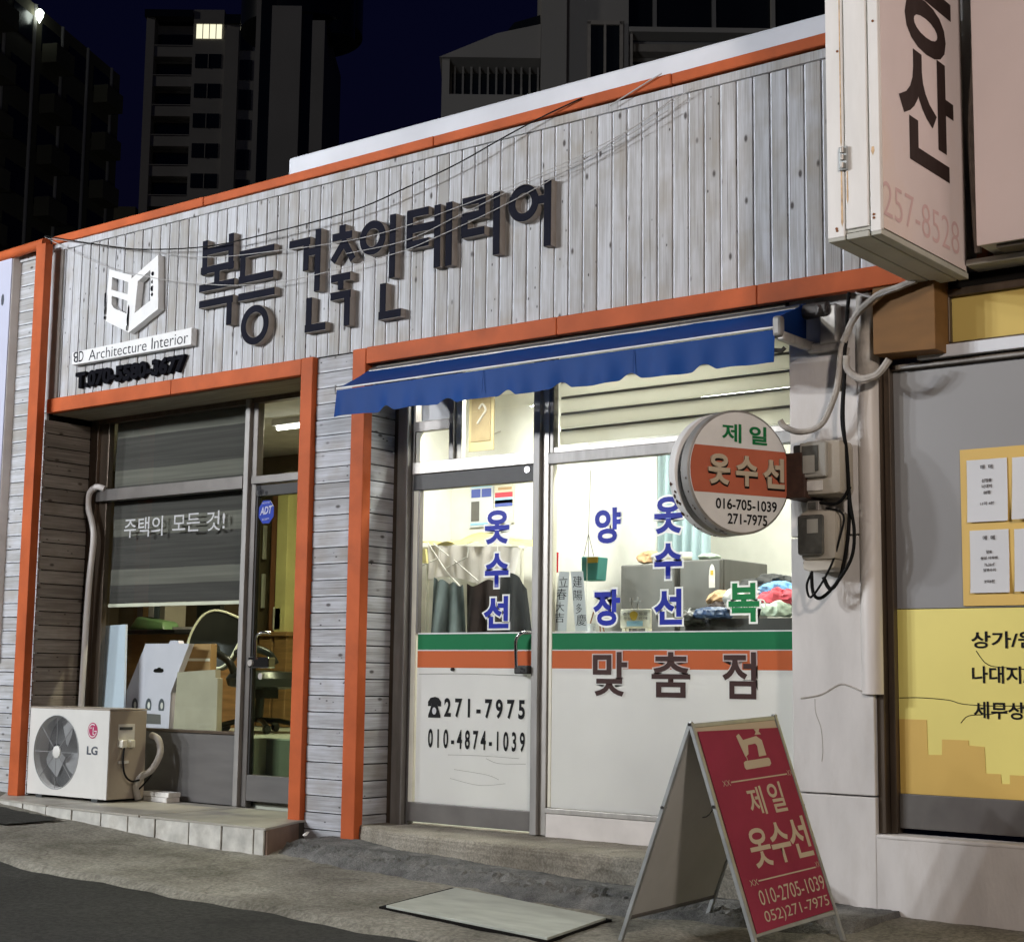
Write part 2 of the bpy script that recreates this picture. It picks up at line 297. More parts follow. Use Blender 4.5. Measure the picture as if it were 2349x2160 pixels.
M['maroon_cloth'] = mat('dark_maroon_cloth', (0.045, 0.030, 0.028), 0.85, var=0.3, scale=8)
M['yellow_cloth'] = mat('mustard_yellow_cloth', (0.62, 0.52, 0.20), 0.85, var=0.25, scale=7)
M['plastic_sheet'] = film_mat('milky_plastic_sheet', (0.85, 0.80, 0.77), 0.4, 0.25)
M['fridge'] = mat('grey_fridge_steel', (0.105, 0.102, 0.095), 0.4, metal=0.0, spec=0.4, var=0.2, scale=2, stretch=(4, 4, 0.5))
M['sky_paper'] = flat('pale_blue_print', (0.35, 0.62, 0.82), 0.7)
M['navy_paper'] = flat('navy_print', (0.10, 0.13, 0.40), 0.7)
M['red_cloth'] = mat('red_cloth', (0.55, 0.07, 0.10), 0.8)
M['blue_cloth'] = mat('blue_cloth', (0.16, 0.36, 0.62), 0.8)
M['navy_cloth'] = mat('navy_satin', (0.03, 0.06, 0.14), 0.35)
M['orange_cloth'] = mat('orange_cloth', (0.55, 0.36, 0.20), 0.8)
M['green_cloth'] = mat('pale_green_cloth', (0.55, 0.66, 0.55), 0.8)
M['white_cloth'] = mat('white_cloth', (0.72, 0.70, 0.66), 0.8, var=0.2, scale=20)
M['teal_bag'] = mat('teal_bag', (0.05, 0.24, 0.21), 0.6)
M['mustard'] = flat('mustard_patch', (0.55, 0.38, 0.06), 0.6)
M['curtain'] = film_mat('pale_blue_curtain', (0.55, 0.70, 0.75), 0.3, 0.8)
M['ivory'] = mat('ivory_plastic', (0.75, 0.72, 0.60), 0.4)
M['easel_wood'] = mat('easel_brown', (0.22, 0.09, 0.04), 0.6)
M['pic_tan'] = mat('tan_picture_paper', (0.22, 0.165, 0.09), 0.8, var=0.3, scale=6)
M['pic_border'] = mat('sand_picture_border', (0.33, 0.27, 0.15), 0.8)
M['blue_badge'] = flat('blue_badge', (0.03, 0.06, 0.36), 0.35)
M['red_tube'] = film_mat('red_banner', (0.75, 0.06, 0.08), 0.4)
# ------------------------------------------------------------------ geometry helpers
V3 = Vector
class MB:
    """collects shapes; build() links them as ONE mesh object"""
    def __init__(s): s.v = []; s.f = []
    def add(s, vs_, fs_):
        n = len(s.v); s.v += [tuple(p) for p in vs_]; s.f += [tuple(i+n for i in f) for f in fs_]; return s
    def hexa(s, p):   # p: bottom 4 (ccw seen from above), top 4
        return s.add(p, [(3, 2, 1, 0), (4, 5, 6, 7), (0, 1, 5, 4), (1, 2, 6, 5), (2, 3, 7, 6), (3, 0, 4, 7)])
    def box(s, x0, x1, y0, y1, z0, z1):
        return s.hexa([(x0, y0, z0), (x1, y0, z0), (x1, y1, z0), (x0, y1, z0), (x0, y0, z1), (x1, y0, z1), (x1, y1, z1), (x0, y1, z1)])
    def prism(s, poly, d):   # polygon given so that its normal points against d
        n = len(poly); d = V3(d)
        a = [V3(q) for q in poly]; b = [q+d for q in a]
        return s.add(a+b, [tuple(range(n)), tuple(range(2*n-1, n-1, -1))] + [((i+1) % n, i, n+i, n+(i+1) % n) for i in range(n)])
    def slab(s, p00, p10, p11, p01, n):   # quad + thickness vector n (pointing to the back)
        return s.prism([p00, p10, p11, p01], n)
    def ring(s, c, ax, r, k):
        ax = V3(ax).normalized(); t = V3((0, 0, 1)) if abs(ax.z) < 0.9 else V3((1, 0, 0))
        a = ax.cross(t).normalized(); b = ax.cross(a)
        return [V3(c)+a*r*math.cos(2*math.pi*i/k)+b*r*math.sin(2*math.pi*i/k) for i in range(k)]
    def cyl(s, p0, p1, r0, r1=None, k=16):
        r1 = r0 if r1 is None else r1; p0 = V3(p0); p1 = V3(p1); ax = p1-p0
        a = s.ring(p0, ax, r0, k); b = s.ring(p1, ax, r1, k)
        return s.add(a+b, [tuple(range(k-1, -1, -1)), tuple(range(k, 2*k))] + [(i, (i+1) % k, k+(i+1) % k, k+i) for i in range(k)])
    def tube(s, pts, r, k=8, closed=False):
        pts = [V3(q) for q in pts]; n = len(pts); rings = []; vs_ = []
        prev = None
        for i, q in enumerate(pts):
            if closed: t = pts[(i+1) % n]-pts[i-1]
            else: t = pts[min(i+1, n-1)]-pts[max(i-1, 0)]
            t.normalize()
            if prev is None:
                a = t.orthogonal().normalized()
            else:
                a = (prev-t*prev.dot(t)).normalized()
            prev = a; b = t.cross(a); rad = r(i/(n-1)) if callable(r) else r
            vs_ += [q+a*rad*math.cos(2*math.pi*j/k)+b*rad*math.sin(2*math.pi*j/k) for j in range(k)]
        fs_ = []
        for i in range(n if closed else n-1):
            i2 = (i+1) % n
            fs_ += [(i*k+j, i*k+(j+1) % k, i2*k+(j+1) % k, i2*k+j) for j in range(k)]
        if not closed: fs_ += [tuple(range(k-1, -1, -1)), tuple((n-1)*k+j for j in range(k))]
        return s.add(vs_, fs_)
    def grid(s, fn, nu, nv):
        vs_ = [fn(i/nu, j/nv) for j in range(nv+1) for i in range(nu+1)]
        return s.add(vs_, [(j*(nu+1)+i, j*(nu+1)+i+1, (j+1)*(nu+1)+i+1, (j+1)*(nu+1)+i) for j in range(nv) for i in range(nu)])
    def lathe(s, c, ax, prof, k=32):   # prof: (distance along ax, radius)
        c = V3(c); ax = V3(ax).normalized(); vs_ = []
        for h, r in prof: vs_ += s.ring(c+ax*h, ax, max(r, 1e-4), k)
        n = len(prof)
        return s.add(vs_, [(i*k+j, i*k+(j+1) % k, (i+1)*k+(j+1) % k, (i+1)*k+j) for i in range(n-1) for j in range(k)] + [tuple(range(k-1, -1, -1)), tuple((n-1)*k+j for j in range(k))])
    def mesh(s, name, m=None, bevel=0, smooth=False, org=(0, 0, 0)):
        me = bpy.data.meshes.new(name)
        o = V3(org); me.from_pydata([V3(q)-o for q in s.v], [], s.f)
        if bevel > 0:
            bm = bmesh.new(); bm.from_mesh(me)
            bmesh.ops.recalc_face_normals(bm, faces=bm.faces)
            es = [e for e in bm.edges if e.is_manifold and e.calc_face_angle(0) > 0.5]
            bmesh.ops.bevel(bm, geom=es, offset=bevel, segments=2, affect='EDGES', profile=0.5, clamp_overlap=True)
            bm.to_mesh(me); bm.free()
        if smooth:
            bm = bmesh.new(); bm.from_mesh(me); bmesh.ops.recalc_face_normals(bm, faces=bm.faces); bm.to_mesh(me); bm.free()
            me.polygons.foreach_set('use_smooth', [True]*len(me.polygons))
            me.set_sharp_from_angle(angle=R(38))
        me.update()
        if m is not None:
            me.materials.append(M[m] if isinstance(m, str) else m)
        return me
    def build(s, name, m, parent=None, bevel=0, smooth=False, label=None, kind=None):
        org = ORG.get(parent.name, (0, 0, 0)) if parent else (0, 0, 0)
        return link(name, s.mesh(name, m, bevel, smooth, org), parent, label, kind)

ORG = {}
def link(name, me, parent=None, label=None, kind=None):
    o = bpy.data.objects.new(name, me); C.objects.link(o)
    if parent: o.parent = parent; ORG[o.name] = ORG.get(parent.name, (0, 0, 0))
    if label: o['label'] = label
    if kind: o['kind'] = kind
    return o
def thing(name, label, cat, loc=(0, 0, 0), group=None, rotz=0, local=False):
    o = bpy.data.objects.new(name, None); C.objects.link(o); o.location = loc; o.rotation_euler = (0, 0, rotz)
    o['label'] = label; o['category'] = cat
    if group: o['group'] = group
    ORG[o.name] = (0, 0, 0) if local else tuple(loc)
    o.empty_display_size = 0.1
    return o
def tag(o, label, cat, group=None):
    o['label'] = label; o['category'] = cat
    if group: o['group'] = group
    return o
def struct(o): o['kind'] = 'structure'; return o

def smoothline(pts, n=6):
    """Catmull-Rom through the points"""
    P = [V3(q) for q in pts]; out = []
    for i in range(len(P)-1):
        a = P[max(i-1, 0)]; b = P[i]; c = P[i+1]; d = P[min(i+2, len(P)-1)]
        for j in range(n):
            t = j/n
            out.append(0.5*((2*b)+(c-a)*t+(2*a-5*b+4*c-d)*t*t+(3*b-a-3*c+d)*t**3))
    out.append(P[-1]); return out

# ---- lettering: glyph outlines fitted to a measured rectangle on any plane
def glyphs(body, bold=0.0, extrude=0.0, shear=0.0, space=1.0):
    cu = bpy.data.curves.new('lettering', 'FONT'); cu.body = body; cu.offset = bold; cu.size = 1; cu.resolution_u = 4
    cu.extrude = extrude; cu.shear = shear; cu.space_character = space; cu.align_x = 'CENTER'
    o = bpy.data.objects.new('lettering_curve', cu)
    me = bpy.data.meshes.new_from_object(o)
    bpy.data.objects.remove(o); bpy.data.curves.remove(cu)
    return me
def text(name, body, m, parent, O, U, V, bold=0.02, off=0.0015, outline=None, obold=0.05, shear=0.0, space=1.0, label=None):
    base = glyphs(body, bold, 0, shear, space)
    xs = [v.co.x for v in base.vertices]; ys = [v.co.y for v in base.vertices]
    x0, x1, y0, y1 = min(xs), max(xs), min(ys), max(ys)
    O = V3(O); U = V3(U); V = V3(V); N = U.cross(V).normalized()
    org = V3(ORG.get(parent.name, (0, 0, 0)))
    def place(me, off_):
        for v in me.vertices:
            a = (v.co.x-x0)/(x1-x0); b = (v.co.y-y0)/(y1-y0)
            v.co = O+U*a+V*b+N*off_-org
        me.update()
    objs = []
    if outline:
        om = glyphs(body, obold, 0, shear, space); place(om, off)
        om.materials.clear(); om.materials.append(M[outline]); objs.append(link('lettering_outline', om, parent))
    place(base, off+(0.0015 if outline else 0)); base.materials.clear(); base.materials.append(M[m])
    objs.append(link(name, base, parent, label))
    return objs[-1]
def ftext(name, body, m, parent, x0, x1, z0, z1, y, **k):
    return text(name, body, m, parent, (x0, y, z0), (x1-x0, 0, 0), (0, 0, z1-z0), **k)

def ground(x, y):
    xs = [-60, -12, -9.3, -8.7, -8.14, -7.8, -7.1, -6, -3.5, 0, 60]; bs = [0.6, 0.2, 0.09, 0.065, 0.03, 0.012, 0, -0.02, -0.065, -0.1, -0.5]
    b = bs[-1]
    if x <= xs[0]: b = bs[0]
    else:
        for i in range(len(xs)-1):
            if xs[i] <= x <= xs[i+1]:
                t = (x-xs[i])/(xs[i+1]-xs[i]); b = bs[i]+(bs[i+1]-bs[i])*t; break
    return b+0.04*max(min(y, 0), -3.0)
def wob(x, y, s=1.0, seed=0.0):
    return (math.sin(x*3.1*s+seed)+math.sin(y*4.3*s+1.3+seed)+math.sin((x+y)*7.7*s+2.1+seed)*0.5+math.sin((x*1.7-y)*13.1*s+seed)*0.3)/2.8
# ------------------------------------------------------------------ ground
def road_edge(x):
    return -1.66-0.045*(x+6.5)*0.6 + 0.018*math.sin(x*5.1)+0.012*math.sin(x*13.7)
g = MB()
def rf(u, v):
    x = -60+120*u; y = -60+ (100)*v
    return (x, y, ground(x, y)-0.03)
xs_ = [-400, -120, -60, -30, -20, -14, -12, -11, -10, -9.3, -8.7, -8.14, -7.8, -7.1, -6, -5, -3.5, -2, 0, 3, 8, 20, 60, 120, 400]
ys_ = [-400, -100, -30, -12, -6, -3, -2.4, -1.8, -1.2, -0.5, 0.0, 0.6, 3, 12, 60, 300, 700]
vv = [(x, y, ground(x, y)-0.03) for y in ys_ for x in xs_]; nx = len(xs_)
g.add(vv, [(j*nx+i, j*nx+i+1, (j+1)*nx+i+1, (j+1)*nx+i) for j in range(len(ys_)-1) for i in range(nx-1)])
struct(g.build('road', 'asphalt'))
s = MB()
def sf(u, v):
    x = -16+24*u; ye = road_edge(x); y = ye+(0.5-ye)*v
    z = ground(x, y)+0.006*wob(x, y, 1.4)+0.004*wob(x, y, 5, 2)+0.002*wob(x, y, 17, 1)
    if v == 0: z -= 0.05
    return (x, y, z)
s.grid(sf, 300, 30); sd = s.build('sidewalk', 'concrete', smooth=True); struct(sd)
# dark patch at the left end of the pavement
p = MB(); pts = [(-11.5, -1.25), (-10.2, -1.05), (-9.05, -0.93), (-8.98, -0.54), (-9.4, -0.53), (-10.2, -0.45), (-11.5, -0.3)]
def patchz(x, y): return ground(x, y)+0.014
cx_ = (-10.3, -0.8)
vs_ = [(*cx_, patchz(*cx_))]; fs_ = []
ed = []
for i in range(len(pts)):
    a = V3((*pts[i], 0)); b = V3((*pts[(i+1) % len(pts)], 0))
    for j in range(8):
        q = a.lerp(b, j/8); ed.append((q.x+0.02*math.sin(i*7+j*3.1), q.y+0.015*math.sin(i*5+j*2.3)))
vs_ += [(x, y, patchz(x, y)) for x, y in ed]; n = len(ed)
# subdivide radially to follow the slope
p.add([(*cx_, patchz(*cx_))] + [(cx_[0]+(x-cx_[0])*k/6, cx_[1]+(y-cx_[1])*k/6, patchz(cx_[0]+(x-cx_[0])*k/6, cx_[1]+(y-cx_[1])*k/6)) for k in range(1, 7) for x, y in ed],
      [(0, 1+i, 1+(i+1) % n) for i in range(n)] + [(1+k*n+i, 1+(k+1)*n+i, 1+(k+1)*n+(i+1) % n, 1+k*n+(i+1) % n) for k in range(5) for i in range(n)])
struct(p.build('dark_patch', 'asphalt', smooth=True))
# rough concrete kerb strip in front of the right shop
k_ = MB(); rnd = random.Random(3)
def lipfront(x): 
    xs = [-7.1, -6.7, -6.15, -5.6, -5.05, -4.6, -4.2, -3.5, -3.2]; ys = [-0.42, -0.50, -0.56, -0.60, -0.70, -0.74, -0.73, -0.55, -0.35]
    for i in range(len(xs)-1):
        if xs[i] <= x <= xs[i+1]:
            t = (x-xs[i])/(xs[i+1]-xs[i]); return ys[i]+(ys[i+1]-ys[i])*t
    return ys[0] if x < xs[0] else ys[-1]
nu, nv = 260, 34
rn = [[rnd.random() for _ in range(nv+1)] for _ in range(nu+1)]
def lf(u, v):
    i = round(u*nu); j = round(v*nv); x = -7.06+3.75*u
    yf = lipfront(x)+0.02*math.sin(x*9)+0.012*math.sin(x*23); top = max(ground(x, 0)+0.055-0.012*max(0, x+6), ground(x, -0.4)+0.03)
    y = yf+(0.16-yf)*v
    h = 1.0 if v > 0.35 else math.sin(max(v, 0)/0.35*math.pi/2)**0.7
    edge = math.exp(-((v-0.2)/0.13)**2)
    z = ground(x, y)-0.01+(top-ground(x, y)+0.01)*h
    z += edge*(0.017*wob(x, y*2, 6)+0.016*(rn[i][j]-0.5)*1.6)+(0.006*wob(x, y, 3)+0.004*(rn[i][j]-0.5))*(1 if v > 0.3 else 0.3)
    y += edge*0.02*wob(x*1.3, y, 9, 3)
    if u == 0 or u == 1: z = ground(x, y)-0.02
    return (x, y, z)
k_.grid(lf, nu, nv); struct(k_.build('kerb', 'lip', smooth=True))
# chipped concrete doorstep of the right shop
d = MB()
def dfront(x):
    xs = [-6.86, -6.62, -6.36, -5.67, -5.04, -4.5, -3.86]; ys = [0.06, -0.05, -0.14, -0.21, -0.25, -0.25, -0.18]
    for i in range(len(xs)-1):
        if xs[i] <= x <= xs[i+1]:
            t = (x-xs[i])/(xs[i+1]-xs[i]); return ys[i]+(ys[i+1]-ys[i])*t
    return ys[-1]
def df(u, v):
    x = -6.86+3.0*u; yf = dfront(x); low = ground(x, 0)+0.0
    prof = [(0, 0), (0.0, 0.55), (0.004, 0.80), (0.015, 0.94), (0.035, 1.0), (0.3, 1.0), (1, 1.0)]
    t = v*6; i = min(int(t), 5); f = t-i
    dy = prof[i][0]+(prof[i+1][0]-prof[i][0])*f; hz = prof[i][1]+(prof[i+1][1]-prof[i][1])*f
    y = yf+dy*(0.42-yf); chip = 0.012*wob(x, 0, 6)*(1 if 0.2 < v < 0.75 else 0.2)
    return (x, y-0.0+chip+0.004*wob(x, v*3, 11), low+(0.135-low)*hz-abs(chip)*0.6*(hz > 0.9)+0.003*wob(x, v*5, 7))
d.grid(df, 120, 30); struct(d.build('doorstep', 'doorstep', smooth=True))
# pale steel cover plate set in the pavement, with the dark slot along its edge
t = thing('cover_plate', 'pale steel cover plate lying in the pavement before the white shopfront', 'plate', (-4.85, -1.1, ground(-4.85, -1.1)))
def gp(x, y, h): return V3((x, y, ground(x, y)+h))
pl = MB(); c4 = [(-5.35, -1.32), (-4.28, -1.44), (-4.34, -0.90), (-5.40, -0.73)]
pl.prism([gp(*q, 0.022) for q in c4], (0, 0, -0.02)); pl.build('plate', 'plate', t, bevel=0.002)
sl_ = MB(); c4 = [(-5.395, -1.322), (-4.278, -1.442), (-4.325, -0.872), (-5.455, -0.695)]
sl_.prism([gp(*q, 0.011) for q in c4], (0, 0, -0.02)); sl_.build('slot_frame', 'backing', t)

# ------------------------------------------------------------------ left shop step: tiled block
t = thing('tiled_step', 'low entrance step faced with pale square tiles under the left shop', 'step', (-8.6, -0.2, 0.0))
front = [(-10.44, 0.02), (-10.04, -0.33), (-9.33, -0.43), (-8.67, -0.475), (-8.10, -0.49), (-7.07, -0.51)]
b_ = MB(); poly = [(-7.09, -0.495), (-7.30, -0.02), (-7.30, 0.42), (-10.40, 0.42)] + [(x+0.01, y+0.018) for x, y in front[:-1]]
b_.prism([(x, y, 0.122) for x, y in poly[::1]], (0, 0, -0.25)); b_.build('step_core', 'grout', t)
# front tiles follow the measured joints
import bisect
def fy(x):
    for i in range(len(front)-1):
        if front[i][0] <= x <= front[i+1][0]:
            tt = (x-front[i][0])/(front[i+1][0]-front[i][0]); return front[i][1]+(front[i+1][1]-front[i][1])*tt
    return front[0][1] if x < front[0][0] else front[-1][1]
jx = [-10.44, -10.04, -9.66, -9.33, -9.01, -8.67, -8.38, -8.10, -7.77, -7.46, -7.17, -7.075]
for i in range(len(jx)-1):
    a, c = jx[i]+0.007, jx[i+1]-0.007
    tm = MB(); z0 = ground((a+c)/2, -0.45)-0.04; tz = 0.122
    q = [(a, fy(a)), (c, fy(c)), (c, fy(c)+0.014), (a, fy(a)+0.014)]
    jit = random.uniform(-0.003, 0.003)
    tm.hexa([(x, y+jit, z0) for x, y in q]+[(x, y+jit, tz) for x, y in q]); tm.build('tile', 'tile', t, bevel=0.002)
tm = MB(); tm.hexa([(-7.078, -0.50, -0.05), (-7.064, -0.495, -0.05), (-7.285, -0.02, -0.05), (-7.30, -0.025, -0.05), (-7.078, -0.50, 0.122), (-7.064, -0.495, 0.122), (-7.285, -0.02, 0.122), (-7.30, -0.025, 0.122)])
tm.build('side_slab', 'brown_tile', t, bevel=0.002)
def toptile(a, c, yb, name='top_slab'):
    m_ = MB(); n_ = 8; pts = [(a+(c-a)*i/n_, fy(a+(c-a)*i/n_)-0.004) for i in range(n_+1)]
    poly = [(x, y, 0.136) for x, y in pts]+[(c, yb, 0.136), (a, yb, 0.136)]
    return m_.prism(poly, (0, 0, -0.014)).build(name, 'tile_top', t, bevel=0.002)
toptile(-10.42, -9.32, 0.40); toptile(-9.304, -8.268, 0.40)
m_ = MB(); m_.prism([(-8.25, -0.492, 0.136), (-7.066, -0.512, 0.136), (-7.285, -0.02, 0.136), (-7.31, 0.40, 0.136), (-8.25, 0.40, 0.136)], (0, 0, -0.014)); m_.build('top_slab', 'tile_top', t, bevel=0.002)
# ------------------------------------------------------------------ the one-storey shop building
B = thing('shop_building', 'one-storey building clad in whitewashed planks with orange frames and two lit shops', 'building', (-6.8, 0.2, 0.0))
BO = ORG['shop_building']
def bar(name, m, x0, x1, y0, y1, z0, z1, parent=B, bevel=0.003):
    return MB().box(x0, x1, y0, y1, z0, z1).build(name, m, parent, bevel=bevel)
# backing walls and roof (kept behind the boards)
w = MB()
w.box(-10.7, -3.3, 0.058, 0.40, 3.02, 4.36); w.box(-10.9, -10.19, 0.058, 0.40, -0.1, 3.02); w.box(-7.345, -6.85, 0.058, 0.44, -0.1, 3.02)
w.build('backing_wall', 'backing', B)
bar('roof', 'backing', -12.6, -3.3, 0.40, 7.5, 3.55, 3.75, bevel=0)
# vertical boards of the fascia
PW = 0.1018
def plank_mesh(name, L_, H, m, edge, cw=0.010, cd=0.005):
    """one tongue-and-groove board along local Z; its groove edge keeps the brighter paint"""
    h = H/2-0.0034; d = 0.0085; c2 = 0.002
    prof = [(-h, d), (-h, -d+cd), (-h+cw, -d), (h-c2, -d), (h, -d+c2), (h, d)]
    n = len(prof); me = bpy.data.meshes.new(name)
    me.from_pydata([(x, y, -L_/2) for x, y in prof]+[(x, y, L_/2) for x, y in prof], [], [(i, n+i, n+(i+1) % n, (i+1) % n) for i in range(n)]+[tuple(range(n)), tuple(range(2*n-1, n-1, -1))])
    me.materials.append(M[m]); me.materials.append(M[edge]); me.polygons[1].material_index = 1
    bm = bmesh.new(); bm.from_mesh(me); bmesh.ops.recalc_face_normals(bm, faces=bm.faces); bm.to_mesh(me); bm.free(); me.update(); return me
me_v = plank_mesh('fascia_plank', 1.165, PW, 'plank', 'plank_edge')
x = -10.215; i = 0
def put(me, name, loc, rot=None):
    o = link(name, me, B); o.location = V3(loc)-V3(BO)
    if rot: o.rotation_euler = rot
    return o
while x < -3.18:
    put(me_v, 'plank', (x, 0.047+random.uniform(-0.0025, 0.0025), 3.6875)); x += PW
def hplanks(x0, x1, y, z0, z1, m):
    L_ = (x1-x0); H = 0.104
    me = plank_mesh('clad_plank', L_, H, m, 'plank_edge')
    z = z0+H/2
    while z+H/2 < z1+0.03:
        put(me, 'plank', ((x0+x1)/2, y+random.uniform(-0.002, 0.002), z), (0, R(-90), 0)); z += H
def hplanks_y(y0, y1, xc, z0, z1, m, edge):   # boards on a return wall, running into the building
    L_ = y1-y0; H = 0.104
    me = plank_mesh('return_plank', L_, H, m, edge)
    z = z0+H/2
    while z+H/2 < z1+0.03:
        o = put(me, 'plank', (xc+random.uniform(-0.002, 0.002), (y0+y1)/2, z))
        o.rotation_euler = Matrix(((0, -1, 0), (0, 0, 1), (-1, 0, 0))).to_euler(); z += H
hplanks(-7.296, -6.955, 0.047, -0.02, 3.10, 'plank_low')
hplanks(-10.86, -10.20, 0.047, 0.10, 4.26, 'plank')
hplanks_y(0.075, 0.295, -6.842, -0.02, 2.98, 'plank_low', 'plank_low')
hplanks_y(0.0, 0.413, -10.162, 0.14, 2.98, 'plank_shaded', 'plank_shaded')
# whitewashed trim under the top band
bar('trim', 'plank', -10.22, -3.18, 0.022, 0.056, 4.270, 4.322)
bar('trim', 'plank', -10.86, -10.23, 0.022, 0.056, 4.25, 4.30)
# orange frame
bar('frame_post', 'orange', -10.234, -10.115, -0.115, -0.045, 0.136, 4.30, bevel=0.005)
bar('frame_post', 'orange', -7.412, -7.303, 0.0, 0.11, 0.0, 3.106, bevel=0.006)
bar('frame_post', 'orange', -6.945, -6.830, 0.0, 0.075, -0.02, 3.108, bevel=0.006)
for a_, b_2 in ((-10.165, -8.72), (-8.717, -7.414)): bar('frame_beam', 'orange', a_, b_2, 0.002, 0.058, 2.996, 3.104, bevel=0.006)
for a_, b_2 in ((-6.828, -5.33), (-5.327, -4.02), (-4.017, -3.15)): bar('frame_beam', 'orange', a_, b_2, 0.002, 0.058, 3.004, 3.112, bevel=0.006)
for k_, (a_, b_2) in enumerate(((-10.20, -8.45), (-8.446, -6.30), (-6.296, -4.55), (-4.546, -3.18))):
    za, zb_ = 4.322+0.00185*(a_+10.2), 4.322+0.00185*(b_2+10.2); dy = 0.002*(k_ % 2)
    MB().hexa([(a_, dy, za), (b_2, dy, zb_), (b_2, 0.13, zb_), (a_, 0.13, za), (a_, dy, za+0.063), (b_2, dy, zb_+0.066), (b_2, 0.13, zb_+0.066), (a_, 0.13, za+0.063)]).build('frame_beam', 'orange', B, bevel=0.008)
MB().cyl((-11.4, -0.03, 4.295), (-10.20, -0.05, 4.325), 0.040, k=20).build('frame_beam', 'orange', B, smooth=True)
# corner strip beside the left post
bar('corner_strip', 'letter_side', -10.165, -10.075, 0.020, 0.036, 3.11, 4.27, bevel=0.001)
# white parapet flashing behind the top band
f_ = MB(); f_.box(-7.74, -3.2, 0.14, 0.60, 4.30, 4.572)
f_.build('parapet_flashing', 'roofwhite', B, bevel=0.02)
# soffits over the two recesses
bar('soffit', 'soffit', -10.16, -7.32, 0.060, 0.44, 2.992, 3.012, bevel=0)
sw = (6.83-3.86)/12
for i in range(6):
    bar('soffit', 'soffit', -6.83, -3.88, 0.060+i*0.042, 0.060+i*0.042+0.039, 2.985, 3.003, bevel=0.002)

# ---- raised sign lettering on the fascia
T = thing('sign_lettering', 'large charcoal Korean raised letters mounted on the whitewashed plank fascia', 'sign', (-7.0, 0.03, 3.3))
SW = 0.043
def syllable(strokes, rings=()):
    L_ = MB(); F_ = MB()
    yb = 0.037
    for k, (x0, z0, x1, z1, *wd) in enumerate(strokes):
        a = V3((x0, 0, z0)); b = V3((x1, 0, z1)); d = (b-a).normalized(); n = V3((-d.z, 0, d.x))
        h = (wd[0] if wd else 0.050)/2; e = 0.0
        yf = -0.010-0.0005*k
        for bld, hh, y0, y1 in ((L_, h+0.003, yf, yb), (F_, h, yf-0.0035, yf-0.0005)):
            A = a-d*(0.0); Bp = b+d*(0.0)
            q = [A-n*hh, Bp-n*hh, Bp+n*hh, A+n*hh]
            q = [V3((p.x, y0, p.z)) for p in q]
            bld.prism(q, (0, y1-y0, 0))
    for k, (cx, cz, ro, ri) in enumerate(rings):
        yf = -0.010-0.0005*(len(strokes)+k); n = 40
        for bld, r0_, r1_, y0, y1 in ((L_, ro+0.003, ri-0.003, yf, yb), (F_, ro, ri, yf-0.0035, yf-0.0005)):
            vs_ = []; fs_ = []
            for i in range(n):
                c, s_ = math.cos(2*math.pi*i/n), math.sin(2*math.pi*i/n)
                vs_ += [(cx+c*r0_, y0, cz+s_*r0_), (cx+c*r1_, y0, cz+s_*r1_), (cx+c*r0_, y1, cz+s_*r0_), (cx+c*r1_, y1, cz+s_*r1_)]
            for i in range(n):
                j = (i+1) % n; a = 4*i; b = 4*j
                fs_ += [(a, a+1, b+1, b), (a, b, b+2, a+2), (a+1, a+3, b+3, b+1), (a+2, b+2, b+3, a+3)]
            bld.add(vs_, fs_)
    o = L_.build('letter', 'letter_side', T); F_.build('letter_face', 'letter_face', o)
W1 = 0.052
syllable([(-8.392, 4.056, -8.388, 3.81), (-8.122, 4.066, -8.118, 3.81), (-8.39, 3.972, -8.12, 3.972), (-8.425, 3.84, -8.085, 3.84), (-8.255, 3.85, -8.255, 3.73, W1), (-8.435, 3.715, -8.075, 3.715), (-8.428, 3.600, -8.082, 3.600), (-8.115, 3.61, -8.115, 3.42)])
syllable([(-8.03, 3.897, -7.69, 3.897), (-7.995, 3.90, -7.995, 3.715), (-8.03, 3.716, -7.69, 3.716), (-8.028, 3.596, -7.672, 3.596)], [(-7.855, 3.385, 0.136, 0.088)])
syllable([(-7.543, 3.888, -7.348, 3.888), (-7.382, 3.90, -7.382, 3.690), (-7.39, 3.81, -7.272, 3.81), (-7.272, 3.955, -7.272, 3.537), (-7.339, 3.50, -7.339, 3.29), (-7.372, 3.294, -7.184, 3.294)])
syllable([(-7.054, 3.945, -7.054, 3.87, 0.055), (-7.142, 3.870, -6.966, 3.870), (-7.02, 3.845, -7.135, 3.71), (-7.045, 3.845, -6.952, 3.70), (-7.142, 3.596, -6.972, 3.596), (-7.054, 3.60, -7.054, 3.516), (-7.142, 3.478, -6.962, 3.478), (-6.992, 3.49, -6.992, 3.27)])
syllable([(-6.611, 3.94, -6.611, 3.529, 0.050), (-6.683, 3.502, -6.683, 3.28), (-6.715, 3.295, -6.527, 3.295)], [(-6.782, 3.815, 0.112, 0.060)])
syllable([(-6.467, 3.93, -6.467, 3.70), (-6.49, 3.914, -6.312, 3.914), (-6.49, 3.812, -6.235, 3.812), (-6.49, 3.714, -6.306, 3.714), (-6.238, 3.935, -6.236, 3.538), (-6.143, 3.935, -6.142, 3.535)])
syllable([(-6.038, 3.913, -5.858, 3.913), (-5.884, 3.915, -5.884, 3.80), (-6.038, 3.818, -5.858, 3.818), (-6.020, 3.82, -6.020, 3.705), (-6.038, 3.713, -5.862, 3.713), (-5.770, 3.935, -5.769, 3.546)])
syllable([(-5.475, 3.826, -5.385, 3.826), (-5.389, 3.935, -5.390, 3.539)], [(-5.567, 3.826, 0.112, 0.062)])

